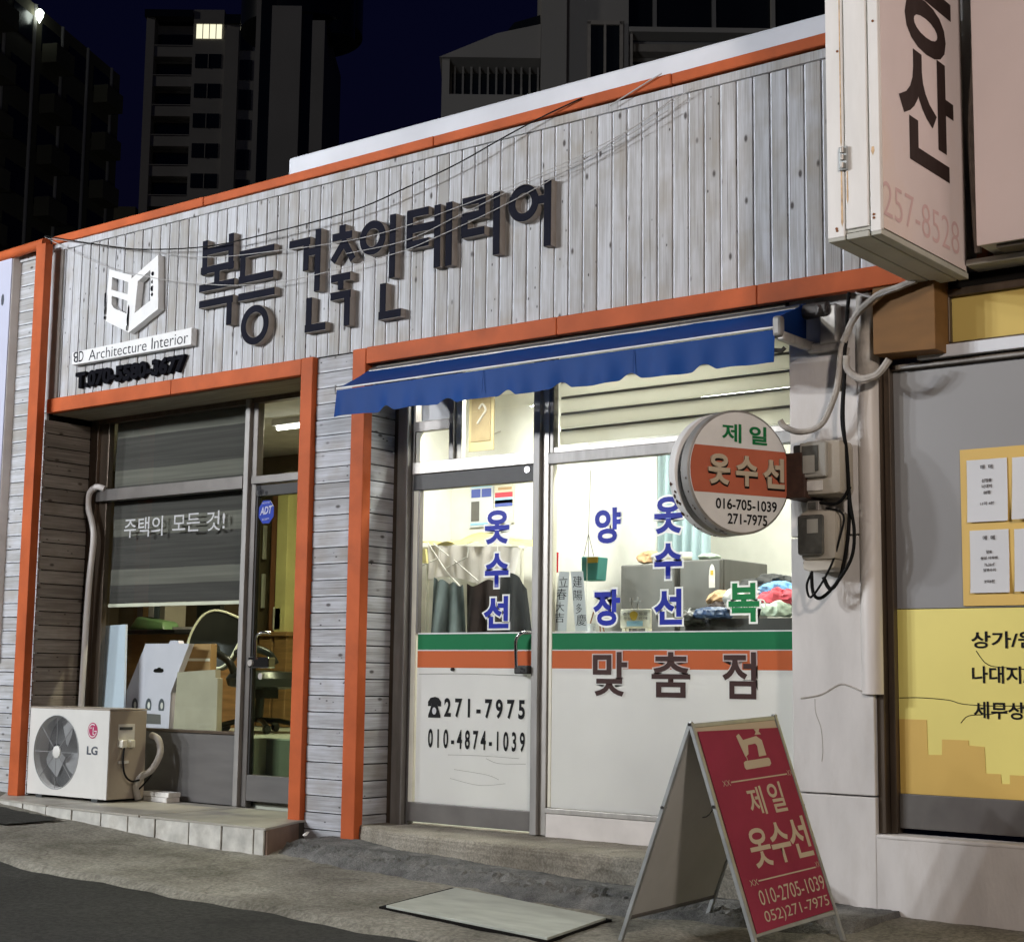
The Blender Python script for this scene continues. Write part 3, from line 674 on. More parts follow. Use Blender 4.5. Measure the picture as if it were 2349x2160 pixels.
# ---- white open-book shaped emblem
t = thing('book_emblem', 'white raised emblem shaped like an open book of letters B and D on the planks', 'emblem', (-9.18, 0.03, 3.5))
def plate_with_holes(outer, holes, y0, y1, m, name):
    bm = bmesh.new()
    def loop(pts):
        v = [bm.verts.new((x-ORG[t.name][0], y0-ORG[t.name][1], z-ORG[t.name][2])) for x, z in pts]
        return [bm.edges.new((v[i], v[(i+1) % len(v)])) for i in range(len(v))]
    es = loop(outer)
    for h in holes: es += loop(h)
    bmesh.ops.triangle_fill(bm, use_beauty=True, use_dissolve=False, edges=es)
    r = bmesh.ops.extrude_face_region(bm, geom=bm.faces[:])
    for v in [q for q in r['geom'] if isinstance(q, bmesh.types.BMVert)]: v.co.y += y1-y0
    bmesh.ops.recalc_face_normals(bm, faces=bm.faces)
    me = bpy.data.meshes.new(name); bm.to_mesh(me); bm.free(); me.materials.append(M[m])
    return link(name, me, t)
plate_with_holes([(-9.456, 4.011), (-9.192, 3.928), (-9.195, 3.498), (-9.483, 3.626)], [[(-9.418, 3.946), (-9.225, 3.88), (-9.228, 3.79), (-9.420, 3.852)], [(-9.415, 3.805), (-9.228, 3.74), (-9.230, 3.645), (-9.380, 3.705), (-9.412, 3.74)]], -0.012, 0.037, 'white_paint', 'left_leaf')
plate_with_holes([(-9.188, 3.898), (-8.892, 4.034), (-8.868, 3.63), (-9.190, 3.497)], [[(-9.110, 3.868), (-8.972, 3.934), (-8.958, 3.705), (-9.13, 3.635)]], -0.018, 0.037, 'white_paint', 'right_leaf')
ch = MB()
for (x_, z_, w_, h_) in ((-9.478, 3.78, 0.012, 0.07), (-9.474, 3.70, 0.009, 0.05), (-9.474, 3.645, 0.010, 0.02), (-9.200, 3.66, 0.010, 0.05), (-9.204, 3.60, 0.012, 0.06), (-9.212, 3.535, 0.008, 0.03), (-8.942, 3.90, 0.016, 0.02), (-8.946, 3.84, 0.010, 0.02), (-8.944, 3.79, 0.014, 0.03), (-8.94, 3.745, 0.010, 0.02)):
    ch.add([(x_+w_*math.cos(a)*(0.7+0.5*random.random()), -0.0205, z_+h_*math.sin(a)*(0.6+0.5*random.random())) for a in [i*math.pi/4 for i in range(8)]], [tuple(range(8))])
ch.build('peeled_paint', 'black_paint', t)
# ---- white strip with the English name
t = thing('name_strip', 'long white raised strip reading Architecture Interior on the planks', 'sign', (-9.17, 0.03, 3.33))
MB().hexa([(-9.852, -0.016, 3.330), (-8.497, -0.016, 3.325), (-8.497, 0.037, 3.325), (-9.852, 0.037, 3.330), (-9.852, -0.016, 3.428), (-8.497, -0.016, 3.449), (-8.497, 0.037, 3.449), (-9.852, 0.037, 3.428)]).build('strip', 'white_paint', t, bevel=0.004)
text('lettering', 'D', 'letter_face', t, (-9.765, -0.016, 3.345), (0.055, 0, 0.001), (0, 0, 0.08), bold=0.0)
text('lettering', 'B', 'letter_face', t, (-9.775, -0.0172, 3.425), (-0.055, 0, 0.001), (0, 0, -0.08), bold=0.0)
text('lettering', 'Architecture', 'letter_face', t, (-9.645, -0.016, 3.342), (0.665, 0, -0.002), (0, 0, 0.079), bold=-0.008)
text('lettering', 'Interior', 'letter_face', t, (-8.925, -0.016, 3.342), (0.395, 0, 0), (0, 0, 0.083), bold=-0.008)
# ---- black painted phone number
t = thing('phone_lettering', 'thick black phone number in worn raised digits below the white strip', 'sign', (-9.2, 0.03, 3.15))
o = glyphs('T.070-5580-3677', 0.055, 0.05)
def thick(me, x0, x1, z0, z1, y, depth, m):
    xs = [v.co.x for v in me.vertices]; ys = [v.co.y for v in me.vertices]; zs = [v.co.z for v in me.vertices]
    a0, a1, b0, b1, c0, c1 = min(xs), max(xs), min(ys), max(ys), min(zs), max(zs); org = V3(ORG[t.name])
    for v in me.vertices:
        u, w_, d_ = (v.co.x-a0)/(a1-a0), (v.co.y-b0)/(b1-b0), (v.co.z-c0)/(c1-c0)
        v.co = V3((x0+(x1-x0)*u, y-depth*d_, z0+(z1-z0)*w_))-org
    me.materials.clear(); me.materials.append(M[m]); return link('digits', me, t)
thick(o, -9.83, -8.585, 3.148, 3.278, 0.037, 0.03, 'black_paint')

# ------------------------------------------------------------------ left shop front (glazing plane y = 0.43)
yg = 0.43
fr = MB()
fr.box(-10.152, -10.06, yg-0.015, yg+0.06, 0.136, 2.992)          # jamb
fr.box(-10.06, -9.955, yg+0.012, yg+0.06, 0.136, 2.992)
fr.box(-10.06, -7.32, yg-0.01, yg+0.055, 2.955, 2.992)              # head
LW = fr.build('window_frame', 'bronze', B, bevel=0.003)
bar('transom', 'alu_dark', -10.03, -8.375, yg-0.035, yg+0.05, 2.345, 2.435)
bar('transom', 'alu_dark', -8.285, -7.32, yg-0.035, yg+0.05, 2.37, 2.425)
bar('mullion', 'alu_light', -8.372, -8.325, yg-0.03, yg+0.02, 0.137, 2.985)
bar('mullion', 'alu_dark', -8.322, -8.27, yg+0.0, yg+0.06, 0.137, 2.985)
pane = MB().box(-9.955, -8.375, yg+0.022, yg+0.028, 0.63, 2.345); LP = pane.build('shop_window', 'glass', B)
ftext('lettering', '주택의', 'white_ink', LP, -9.735, -9.285, 2.055, 2.205, yg+0.02, bold=0.004)
ftext('lettering', '모든', 'white_ink', LP, -9.175, -8.872, 2.072, 2.205, yg+0.02, bold=0.004)
ftext('lettering', '것!', 'white_ink', LP, -8.80, -8.603, 2.065, 2.21, yg+0.02, bold=0.004)
MB().box(-9.955, -8.375, yg+0.022, yg+0.028, 2.437, 2.955).build('transom_pane', 'glass', B)
MB().box(-8.268, -7.32, yg+0.022, yg+0.028, 2.427, 2.955).build('transom_pane', 'glass', B)
bar('kick_panel', 'kick', -9.955, -8.375, yg+0.01, yg+0.05, 0.137, 0.622)
bar('sill', 'bronze', -9.955, -8.375, yg-0.005, yg+0.07, 0.622, 0.642)
DL = MB().box(-8.268, -7.34, yg+0.022, yg+0.028, 0.36, 2.29).build('door', 'glass_green', B)
d_ = MB(); d_.box(-8.268, -7.34, yg+0.0, yg+0.05, 2.285, 2.362); d_.build('closer_rail', 'steel_dark', DL, bevel=0.003)
d_ = MB(); d_.box(-8.268, -7.34, yg+0.0, yg+0.05, 0.18, 0.355); d_.build('bottom_rail', 'kick', DL, bevel=0.003)
d_ = MB(); d_.box(-8.268, -8.254, yg+0.008, yg+0.045, 0.355, 2.285); d_.build('stile', 'steel_dark', DL, bevel=0.003)
h_ = MB(); h_.tube(smoothline([(-8.06, yg-0.01, 1.325), (-8.10, yg-0.05, 1.328), (-8.15, yg-0.06, 1.30), (-8.152, yg-0.06, 1.22), (-8.15, yg-0.06, 1.14)], 5), 0.010, 10)
h_.build('handle', 'chrome', DL, smooth=True)
h_ = MB(); h_.box(-8.235, -8.03, yg-0.055, yg+0.015, 1.085, 1.16); h_.build('lock_case', 'chrome', DL, bevel=0.008)
h_ = MB(); h_.cyl((-8.17, yg+0.005, 1.03), (-8.17, yg+0.02, 1.03), 0.022); h_.cyl((-8.205, yg-0.056, 1.12), (-8.205, yg-0.064, 1.12), 0.022); h_.build('lock_cylinder', 'alu', DL, smooth=True)
h_ = MB()
for (x_, z_, r_) in ((-8.235, 2.342, 0.022), (-8.205, 2.315, 0.016), (-8.225, 2.305, 0.02), (-8.16, 2.305, 0.014)): h_.cyl((x_, yg-0.004, z_), (x_, yg+0.0, z_), r_, k=12)
h_.build('closer_screws', 'chrome', DL, smooth=True)
bd = MB(); n = 8
bd.prism([(-8.175+0.082*math.cos(math.pi/8+i*math.pi/4), yg+0.0175, 2.172+0.088*math.sin(math.pi/8+i*math.pi/4)) for i in range(8)], (0, 0.003, 0))
bo = bd.build('security_badge', 'blue_badge', DL)
text('lettering', 'ADT', 'white_ink', DL, (-8.237, yg+0.0170, 2.150), (0.125, 0, 0.012), (0.0, 0, 0.055), bold=0.03, shear=0.25)
text('lettering', 'SECURITY', 'white_ink', DL, (-8.215, yg+0.0170, 2.112), (0.075, 0, 0.004), (0, 0, 0.014), bold=0.0)
text('lettering', 'PROTECTED', 'white_ink', DL, (-8.215, yg+0.0170, 2.228), (0.075, 0, 0.004), (0, 0, 0.012), bold=0.0)

# ------------------------------------------------------------------ right shop front (glazing plane y = 0.30)
yr = 0.30
fr = MB(); fr.box(-6.832, -6.785, yr-0.01, yr+0.06, 0.11, 2.99); fr.build('jamb', 'bronze', B, bevel=0.003)
fr = MB(); fr.box(-6.783, -6.695, yr-0.03, yr+0.05, 0.11, 2.99); fr.build('jamb', 'alu_light', B, bevel=0.004)
fr = MB(); fr.box(-6.693, -6.668, yr+0.005, yr+0.06, 0.12, 2.99); fr.build('jamb', 'alu_dark', B, bevel=0.003)
bar('mullion', 'alu_light', -5.69, -5.642, yr-0.03, yr+0.05, 0.14, 2.99)
bar('mullion', 'alu', -5.640, -5.592, yr-0.005, yr+0.05, 0.14, 2.99)
bar('transom', 'alu', -6.667, -5.692, yr-0.015, yr+0.055, 2.315, 2.392)
bar('transom', 'alu_light', -5.590, -3.84, yr-0.015, yr+0.055, 2.305, 2.368)
bar('transom', 'alu_dark', -6.667, -6.375, yr+0.002, yr+0.05, 2.59, 2.655)
bar('transom_stile', 'alu_light', -6.372, -6.335, yr-0.01, yr+0.05, 2.393, 2.985)
bar('transom_stile', 'ivory', -6.333, -6.285, yr+0.012, yr+0.05, 2.393, 2.985)
bar('transom_stile', 'ivory', -6.665, -6.63, yr+0.012, yr+0.05, 2.393, 2.588)
bar('window_stile', 'alu_dark', -5.590, -5.562, yr+0.0, yr+0.05, 2.37, 2.985)
bar('window_stile', 'ivory', -5.590, -5.566, yr+0.006, yr+0.05, 0.30, 2.30)
bar('window_rail', 'alu', -5.562, -3.84, yr+0.002, yr+0.05, 2.37, 2.405)
bar('head', 'alu_dark', -6.67, -3.84, yr-0.01, yr+0.05, 2.955, 2.988)
MB().box(-6.63, -6.375, yr+0.022, yr+0.027, 2.393, 2.588).build('transom_pane', 'glass', B)
MB().box(-6.63, -6.375, yr+0.022, yr+0.027, 2.66, 2.955).build('transom_pane', 'grey_film', B)
MB().box(-6.285, -5.692, yr+0.022, yr+0.027, 2.393, 2.955).build('transom_pane', 'glass', B)
MB().box(-5.560, -3.84, yr+0.022, yr+0.027, 2.406, 2.955).build('transom_pane', 'glass', B)
# shutter slats behind the upper pane
z = 2.425
while z < 2.95:
    m_ = MB(); m_.hexa([(-5.555, yr+0.060, z), (-3.85, yr+0.060, z), (-3.85, yr+0.068, z), (-5.555, yr+0.068, z), (-5.555, yr+0.048, z+0.078), (-3.85, yr+0.048, z+0.078), (-3.85, yr+0.056, z+0.078), (-5.555, yr+0.056, z+0.078)])
    m_.build('slat', 'slat', B, bevel=0.002)
    bar('slat_gap', 'slat_line', -5.553, -3.85, yr+0.062, yr+0.066, z+0.080, z+0.096, bevel=0)
    z += 0.098
# door
DR = MB().box(-6.60, -5.69, yr+0.014, yr+0.022, 0.272, 2.212).build('door', 'glass', B)
d_ = MB(); d_.box(-6.664, -5.693, yr-0.008, yr+0.045, 2.212, 2.312); d_.build('closer_rail', 'steel_dark', DR, bevel=0.003)
d_ = MB(); d_.box(-6.664, -5.693, yr-0.004, yr+0.045, 0.155, 0.272); d_.build('bottom_rail', 'alu_dark', DR, bevel=0.003)
d_ = MB(); d_.box(-6.664, -6.628, yr+0.0, yr+0.04, 0.272, 2.212); d_.build('stile', 'ivory', DR, bevel=0.003)
d_ = MB(); d_.box(-6.628, -6.615, yr+0.004, yr+0.04, 1.31, 2.212); d_.build('stile', 'alu_dark', DR, bevel=0.001)
h_ = MB(); h_.cyl((-5.748, yr-0.008, 2.283), (-5.748, yr-0.014, 2.283), 0.022); h_.build('closer_knob', 'chrome', DR, smooth=True)
def film(name, m, x0, x1, z0, z1, parent, y=yr+0.010): return MB().box(x0, x1, y, y+0.003, z0, z1).build(name, m, parent)
film('green_stripe', 'green_film', -6.614, -5.70, 1.209, 1.304, DR); film('orange_stripe', 'orange_film', -6.614, -5.70, 1.098, 1.201, DR)
film('edge_line', 'white_ink', -6.614, -5.70, 1.2015, 1.2085, DR); film('edge_line', 'white_ink', -6.614, -5.70, 1.3045, 1.313, DR)
film('white_panel', 'white_film', -6.614, -5.70, 0.273, 1.0975, DR)
for q, w_ in (([(-6.60, 1.058), (-6.2, 1.062), (-5.75, 1.055)], 0.0022), ([(-6.35, 0.57), (-6.1, 0.575), (-5.8, 0.57)], 0.0012), ([(-6.33, 0.43), (-6.1, 0.40), (-5.9, 0.42)], 0.0012), ([(-6.3, 0.485), (-6.05, 0.465), (-5.95, 0.44)], 0.0012), ([(-6.05, 0.56), (-5.95, 0.535), (-5.75, 0.54)], 0.0012)):
    MB().tube(smoothline([(x_, yr+0.0095, z_) for x_, z_ in q], 6), w_, 5).build('film_crease', 'crease', DR)
h_ = MB(); h_.tube(smoothline([(-5.705, yr+0.01, 1.305), (-5.745, yr-0.045, 1.305), (-5.782, yr-0.055, 1.265), (-5.783, yr-0.055, 1.18), (-5.778, yr-0.055, 1.10)], 5), 0.011, 10); h_.build('handle', 'chrome', DR, smooth=True)
h_ = MB(); h_.box(-5.795, -5.692, yr-0.06, yr+0.01, 1.065, 1.115); h_.build('lock_case', 'steel_dark', DR, bevel=0.008)
h_ = MB()
for x_, z_ in ((-5.735, 1.098), (-5.72, 1.088), (-5.74, 1.078)): h_.cyl((x_, yr-0.059, z_), (x_, yr-0.064, z_), 0.008, k=10)
h_.build('lock_cylinder', 'chrome', DR, smooth=True)
h_ = MB(); h_.lathe((-6.319, yr+0.008, 1.088), (0, -1, 0), [(0, 0.012), (0.015, 0.010), (0.022, 0.0)], 14); h_.build('door_stop', 'steel_dark', DR, smooth=True)
yl = yr+0.0085
def vtext(ch, x0, x1, z0, z1, m, parent, ol='white_ink', bold=0.035, ob=0.085): ftext('lettering', ch, m, parent, x0, x1, z0, z1, yl, bold=bold, outline=ol, obold=ob)
vtext('옷', -6.083, -5.893, 1.845, 2.053, 'blue_ink', DR); vtext('수', -6.078, -5.894, 1.583, 1.79, 'blue_ink', DR); vtext('선', -6.083, -5.890, 1.336, 1.53, 'blue_ink', DR)
ftext('lettering', '2 7 1 - 7 9 7 5', 'black_ink', DR, -6.385, -5.759, 0.797, 0.914, yl, bold=0.032)
ftext('lettering', '0 1 0 - 4 8 7 4 - 1 0 3 9', 'black_ink', DR, -6.512, -5.757, 0.607, 0.724, yl, bold=0.026)
tp = MB()   # telephone symbol
def yp(q): return [(x_, yl-0.002, z_) for x_, z_ in q]
tp.add(yp([(-6.517, 0.862), (-6.517, 0.888), (-6.498, 0.912), (-6.46, 0.920), (-6.43, 0.912), (-6.411, 0.888), (-6.411, 0.862), (-6.436, 0.862), (-6.440, 0.886), (-6.487, 0.886), (-6.492, 0.862)]), [tuple(range(11))])
tp.add(yp([(-6.487, 0.886), (-6.44, 0.886), (-6.436, 0.860), (-6.414, 0.805), (-6.414, 0.792), (-6.514, 0.792), (-6.514, 0.805), (-6.492, 0.860)]), [tuple(range(8))]); tp.build('phone_symbol', 'black_ink', DR)
tp = MB(); tp.add([(-6.464+0.017*math.cos(a), yl-0.0035, 0.833+0.022*math.sin(a)) for a in [i*math.pi/8 for i in range(16)]], [tuple(range(16))]); tp.build('phone_symbol', 'white_ink', DR)
# big window
WR = MB().box(-5.566, -3.84, yr+0.014, yr+0.022, 0.30, 2.304).build('shop_window', 'glass', B)
film('green_stripe', 'green_film', -5.565, -3.84, 1.209, 1.304, WR); film('orange_stripe', 'orange_film', -5.565, -3.84, 1.100, 1.203, WR)
film('edge_line', 'white_ink', -5.565, -3.84, 1.2035, 1.2085, WR); film('edge_line', 'white_ink', -5.565, -3.84, 1.3045, 1.311, WR)
film('white_panel', 'white_film', -5.565, -3.84, 0.301, 1.0995, WR)
bar('sill', 'alu', -5.590, -3.84, yr-0.012, yr+0.05, 0.268, 0.298); bar('sill_panel', 'lightbox_side', -5.590, -3.84, yr-0.006, yr+0.05, 0.13, 0.266)
vtext('양', -5.262, -5.081, 1.816, 2.022, 'blue_ink', WR); vtext('장', -5.270, -5.083, 1.344, 1.552, 'blue_ink', WR)
vtext('옷', -4.853, -4.665, 1.853, 2.063, 'blue_ink', WR); vtext('수', -4.853, -4.670, 1.600, 1.800, 'blue_ink', WR); vtext('선', -4.856, -4.670, 1.346, 1.545, 'blue_ink', WR)
vtext('복', -4.375, -4.186, 1.356, 1.565, 'green_ink', WR)
for ch_, a_, b_2 in (('맞', -5.270, -5.034), ('춤', -4.870, -4.618), ('점', -4.415, -4.208)): vtext(ch_, a_, b_2, 0.945, 1.195, 'brown_ink', WR, ol='white_film', bold=0.018, ob=0.045)

# ------------------------------------------------------------------ rooms behind the glass
def room(name, x0, x1, y0, y1, z0, z1, mw, mb, mf):
    w_ = MB(); w_.box(x0-0.05, x0, y0, y1, z0, z1); w_.build('side_wall', mw, B)
    w_ = MB(); w_.box(x1, x1+0.05, y0, y1, z0, z1); w_.build('side_wall', mw, B)
    w_ = MB(); w_.box(x0-0.05, x1+0.05, y1, y1+0.05, z0, z1); w_.build('back_wall', mb, B)
    w_ = MB(); w_.box(x0-0.05, x1+0.05, y0, y1, z0-0.05, z0); w_.build('room_floor', mf, B)
    w_ = MB(); w_.box(x0-0.05, x1+0.05, y0, y1, z1, z1+0.05); w_.build('room_ceiling', 'ceiling', B)
room('right', -7.20, -3.55, 0.37, 2.75, 0.13, 2.985, 'wall_in', 'wall_in2', 'floor_in')
MB().box(-7.20, -6.02, 1.30, 2.74, 0.131, 2.984).build('partition', 'wall_in', B)
room('left', -12.5, -7.37, 0.50, 2.60, 0.155, 2.985, 'wall_brown', 'wall_brown', 'floor_in')
MB().box(-12.5, -10.16, 0.45, 0.495, 0.0, 3.0).build('front_wall', 'backing', B)
# ------------------------------------------------------------------ blue awning
t = thing('awning', 'blue cloth awning with scalloped valance above the bright tailor window', 'awning', (-5.3, 0.05, 2.9))
xl, xr = -6.83, -3.775
a_ = MB()
def aw(u, v):
    x = xl+(xr-xl)*u; y = 0.055-0.305*v; sag = -0.016*math.sin(v*math.pi)+0.005*math.sin(u*33+v*3)*math.sin(v*math.pi)+0.004*math.sin(u*71+2*v)*v*(1-v)*2
    return (x-0.03*(1-v)*0, y, 2.985-0.175*v+sag)
a_.grid(aw, 60, 8)
a_.build('canopy_cloth', 'awning', t, smooth=True)
v_ = MB(); cuts = [-6.41, -5.93, -5.48, -5.105, -4.645, -4.19]
def va(u, v):
    x = xl+(xr-xl)*u; bot = 2.628
    for c in cuts:
        d_ = abs(x-c)/0.075
        if d_ < 1: bot += 0.034*(math.cos(d_*math.pi/2)**1.5)
    bot += 0.004*math.sin(u*37)
    z = 2.795+(bot-2.795)*v
    return (x+(-0.015*v if u == 0 else 0)+(0.0), -0.252-0.009*v*math.sin(u*41+0.8*math.sin(u*17))-0.006*v*math.sin(u*97)-0.004*v, z)
v_.grid(va, 305, 6); v_.build('valance', 'awning', t, smooth=True)
for x_ in (-5.655, -4.62): MB().tube([(x_, -0.258, 2.79), (x_, -0.262, 2.72), (x_+0.002, -0.268, 2.66)], 0.0022, 5).build('seam', 'awning', t)
m_ = MB(); m_.cyl((xl, -0.252, 2.806), (xr+0.005, -0.252, 2.806), 0.0055, k=10); m_.build('front_bar', 'white_paint', t, smooth=True)
m_ = MB(); m_.tube(smoothline([(xl-0.012, -0.25, 2.83), (xl-0.02, -0.25, 2.80), (xl-0.01, -0.25, 2.775)], 4), 0.006, 8); m_.build('bar_hook', 'galv', t, smooth=True)
m_ = MB(); m_.box(xr-0.005, xr+0.045, -0.275, -0.225, 2.755, 2.86); m_.build('end_cap', 'alu_light', t, bevel=0.015)
m_ = MB(); m_.prism([(xr+0.01, 0.055, 2.985), (xr+0.01, -0.25, 2.855), (xr+0.01, -0.25, 2.775), (xr+0.01, 0.055, 2.80)], (0.006, 0, 0)); m_.build('side_flap', 'awning', t)
m_ = MB(); m_.box(xr+0.005, xr+0.05, -0.245, 0.095, 2.735, 2.785); m_.box(xr+0.10, xr+0.20, 0.03, 0.095, 2.755, 2.96); m_.box(xr+0.02, xr+0.21, 0.045, 0.092, 2.72, 2.77); m_.build('arm', 'alu', t, bevel=0.012)
m_ = MB(); m_.cyl((xr+0.015, 0.04, 2.935), (xr+0.15, 0.04, 2.935), 0.04, k=14); m_.cyl((xr+0.10, 0.0, 2.93), (xr+0.15, 0.06, 2.93), 0.028, k=12); m_.build('roller_end', 'alu_dark', t, bevel=0.004)
m_ = MB(); m_.cyl((xl+0.02, 0.03, 2.955), (xr, 0.03, 2.955), 0.022, k=12); m_.build('roller', 'alu_dark', t, smooth=True)
m_ = MB(); m_.tube([(xr-0.01, -0.24, 2.69), (xr+0.03, -0.235, 2.685), (xr+0.045, -0.23, 2.70)], 0.012, 8); m_.build('crank_eye', 'steel_dark', t, smooth=True)

# ------------------------------------------------------------------ neighbour building at right
NB = thing('neighbour_building', 'white plastered building at the right with yellow window film', 'building', (-2.5, 0.3, 0.0))
def nbar(name, m, x0, x1, y0, y1, z0, z1, bevel=0.004): return MB().box(x0, x1, y0, y1, z0, z1).build(name, m, NB, bevel=bevel)
yp_ = 0.10
for z0, z1 in ((-0.30, 0.486), (0.493, 1.772), (1.780, 3.10)): nbar('pier', 'plaster', -3.885, -3.437, yp_, 0.55, z0, z1, bevel=0.006)
nbar('upper_wall', 'plaster', -3.437, 4.0, 0.26, 0.6, 3.0, 5.2, bevel=0)
p_ = MB()
p_.grid(lambda u, v: (-3.4365+7.4*u, yp_+0.004*wob(u*20, v, 2), -0.35+0.655*v), 60, 6); p_.build('plinth', 'plaster', NB, smooth=True)
nbar('ledge', 'plaster', -3.436, 4.0, yp_-0.004, 0.24, 0.290, 0.312, bevel=0.008)
yw = 0.20
nbar('window_frame', 'bronze', -3.434, -3.395, yw-0.075, yw+0.06, 0.315, 2.64); nbar('window_frame', 'bronze', -3.392, -3.357, yw-0.03, yw+0.06, 0.315, 2.64)
nbar('window_rail', 'alu_dark', -3.356, 4.0, yw-0.005, yw+0.05, 0.340, 0.506)
nbar('window_rail', 'bronze', -3.356, 4.0, yw-0.012, yw+0.05, 2.606, 2.636)
nbar('window_rail', 'roofwhite', -3.20, 4.0, yw-0.05, yw+0.05, 2.640, 2.70)
nbar('window_rail', 'alu_light', -3.30, 4.0, yw-0.03, yw+0.05, 2.607, 2.622)
nbar('window_rail', 'bronze', -3.10, 4.0, yw-0.015, yw+0.05, 2.702, 2.716)
nbar('window_rail', 'bronze', -3.10, 4.0, yw-0.015, yw+0.05, 2.946, 2.985)
nbar('window_rail', 'bronze', -3.10, -3.036, yw-0.02, yw+0.05, 2.716, 2.946)
nbar('window_rail', 'backing', -3.35, 4.0, yw+0.01, yw+0.09, 2.985, 3.06)
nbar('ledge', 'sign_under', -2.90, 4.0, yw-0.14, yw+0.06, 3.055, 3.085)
nbar('window_pane', 'grey_film', -3.356, 4.0, yw+0.012, yw+0.02, 1.408, 2.606, bevel=0)
nbar('window_pane', 'yellow_pale', -3.036, 4.0, yw+0.012, yw+0.02, 2.716, 2.946, bevel=0)
YP = nbar('window_pane', 'yellow_film', -3.356, 4.0, yw+0.010, yw+0.02, 0.506, 1.404, bevel=0)
sk = MB(); sil = [(-3.355, 0.507), (2.0, 0.507), (2.0, 0.62), (-2.806, 0.620), (-2.806, 0.578), (-2.846, 0.577), (-2.850, 0.622), (-2.922, 0.622), (-2.926, 0.746), (-3.002, 0.750), (-3.004, 0.774), (-3.136, 0.774), (-3.138, 0.700), (-3.210, 0.698), (-3.213, 0.866), (-3.355, 0.866)]
sk.prism([(x_, yw+0.0075, z_) for x_, z_ in sil], (0, 0.0015, 0)); sk.build('skyline_print', 'ochre_film', YP)
for s_, a_, b_2, z0, z1 in (('상가/원룸', -2.978, -2.555, 1.212, 1.293), ('나대지/', -2.978, -2.700, 1.046, 1.128), ('세무상담', -2.974, -2.640, 0.878, 0.960)):
    ftext('lettering', s_, 'black_ink', YP, a_, b_2, z0, z1, yw+0.009, bold=0.02)
ck = MB()
for q in ([(-3.353, 0.969), (-3.24, 0.972), (-3.10, 0.963), (-3.02, 0.945), (-2.85, 0.94), (-2.6, 0.95)], [(-2.955, 1.20), (-2.90, 1.135), (-2.80, 1.12), (-2.6, 1.105)], [(-3.04, 0.855), (-3.0, 0.89), (-2.90, 0.90), (-2.80, 0.92), (-2.6, 0.97)]):
    ck.tube(smoothline([(x_, yw+0.010, z_) for x_, z_ in q], 5), 0.0022, 5)
ck.build('film_crack', 'black_ink', YP)
cr = MB(); cr.tube(smoothline([(-3.835, yp_-0.001, 0.958), (-3.724, yp_-0.001, 0.979), (-3.628, yp_-0.001, 1.028), (-3.571, yp_-0.001, 1.025), (-3.474, yp_-0.001, 0.988)], 5), 0.0045, 6)
cr.tube(smoothline([(-3.758, yp_, 0.957), (-3.754, yp_, 0.888), (-3.726, yp_, 0.811), (-3.718, yp_, 0.708), (-3.724, yp_, 0.648)], 5), 0.002, 5)
cr.tube(smoothline([(-3.48, yp_, 2.0), (-3.483, yp_, 1.5), (-3.482, yp_, 0.99)], 5), 0.003, 5); cr.build('plaster_crack', 'conduit', NB)
m_ = MB(); m_.hexa([(-3.372, 0.02, 2.665), (-3.045, 0.02, 2.655), (-3.045, 0.20, 2.655), (-3.372, 0.20, 2.665), (-3.372, 0.02, 3.05), (-3.045, 0.02, 3.05), (-3.045, 0.20, 3.05), (-3.372, 0.20, 3.05)])
tag(m_.build('duct_box', 'brown_board', None, bevel=0.004), 'brown board box boxed in beneath the projecting white sign', 'box')
# notice board and its papers
t = thing('notice_board', 'ochre yellow notice panel stuck on the grey window film', 'notice board', (-2.6, yw, 1.8))
MB().box(-3.010, -2.1, yw+0.002, yw+0.008, 1.415, 2.177).build('panel', 'ochre_film', t)
def paper(x0, x1, z0, z1, lines, label, curl=0.0):
    o = MB(); o.grid(lambda u, v: (x0+(x1-x0)*u, yw-0.003-curl*(1-v)*(1-u)-0.010*(1-v)**3, z0+(z1-z0)*v), 6, 8)
    q = tag(o.build('notice_paper', 'paper'), label, 'paper', 'notices on the yellow panel')
    for s_, zc, hh, wd in lines:
        xm = (x0+x1)/2; ftext('lettering', s_, 'ink_grey', q, xm-wd/2, xm+wd/2, zc-hh/2, zc+hh/2, yw-0.006-0.008*((z1-zc)/(z1-z0))**3, bold=0.03)
paper(-2.975, -2.774, 1.818, 2.122, [('매  매', 2.084, 0.022, 0.062), ('신정동', 2.018, 0.018, 0.05), ('나대지', 1.990, 0.018, 0.05), ('88평', 1.960, 0.018, 0.034), ('11억 4천', 1.906, 0.016, 0.07)], 'upper left printed notice sheet with five short lines on yellow panel')
paper(-2.968, -2.775, 1.476, 1.778, [('매  매', 1.740, 0.022, 0.06), ('달동', 1.672, 0.016, 0.03), ('삼성 아파트', 1.643, 0.016, 0.088), ('76.26㎡', 1.612, 0.016, 0.05), ('일부수리', 1.585, 0.016, 0.062), ('2억8천', 1.530, 0.016, 0.052)], 'lower left printed notice sheet with six short lines on yellow panel')
paper(-2.748, -2.55, 1.820, 2.120, [('매  매', 2.084, 0.022, 0.062), ('월세', 1.985, 0.018, 0.05)], 'curling upper notice sheet cut off by the right edge of the photo', 0.02)
paper(-2.748, -2.555, 1.478, 1.776, [('매  매', 1.740, 0.022, 0.06)], 'lower notice sheet cut off by the right edge of the photo', 0.008)

# downpipe on the pier corner
t = thing('downpipe', 'white plastic downpipe running up the corner of the white pier', 'pipe', (-3.455, 0.08, 1.0))
MB().cyl((-3.452, 0.128, 0.985), (-3.452, 0.128, 2.60), 0.056, k=24).build('pipe', 'pvc', t, smooth=True)
MB().cyl((-3.452, 0.125, 2.56), (-3.440, 0.115, 3.0), 0.060, k=24).build('shaded_pipe', 'conduit', t, smooth=True)  # upper length: shade of the projecting sign put into a darker colour
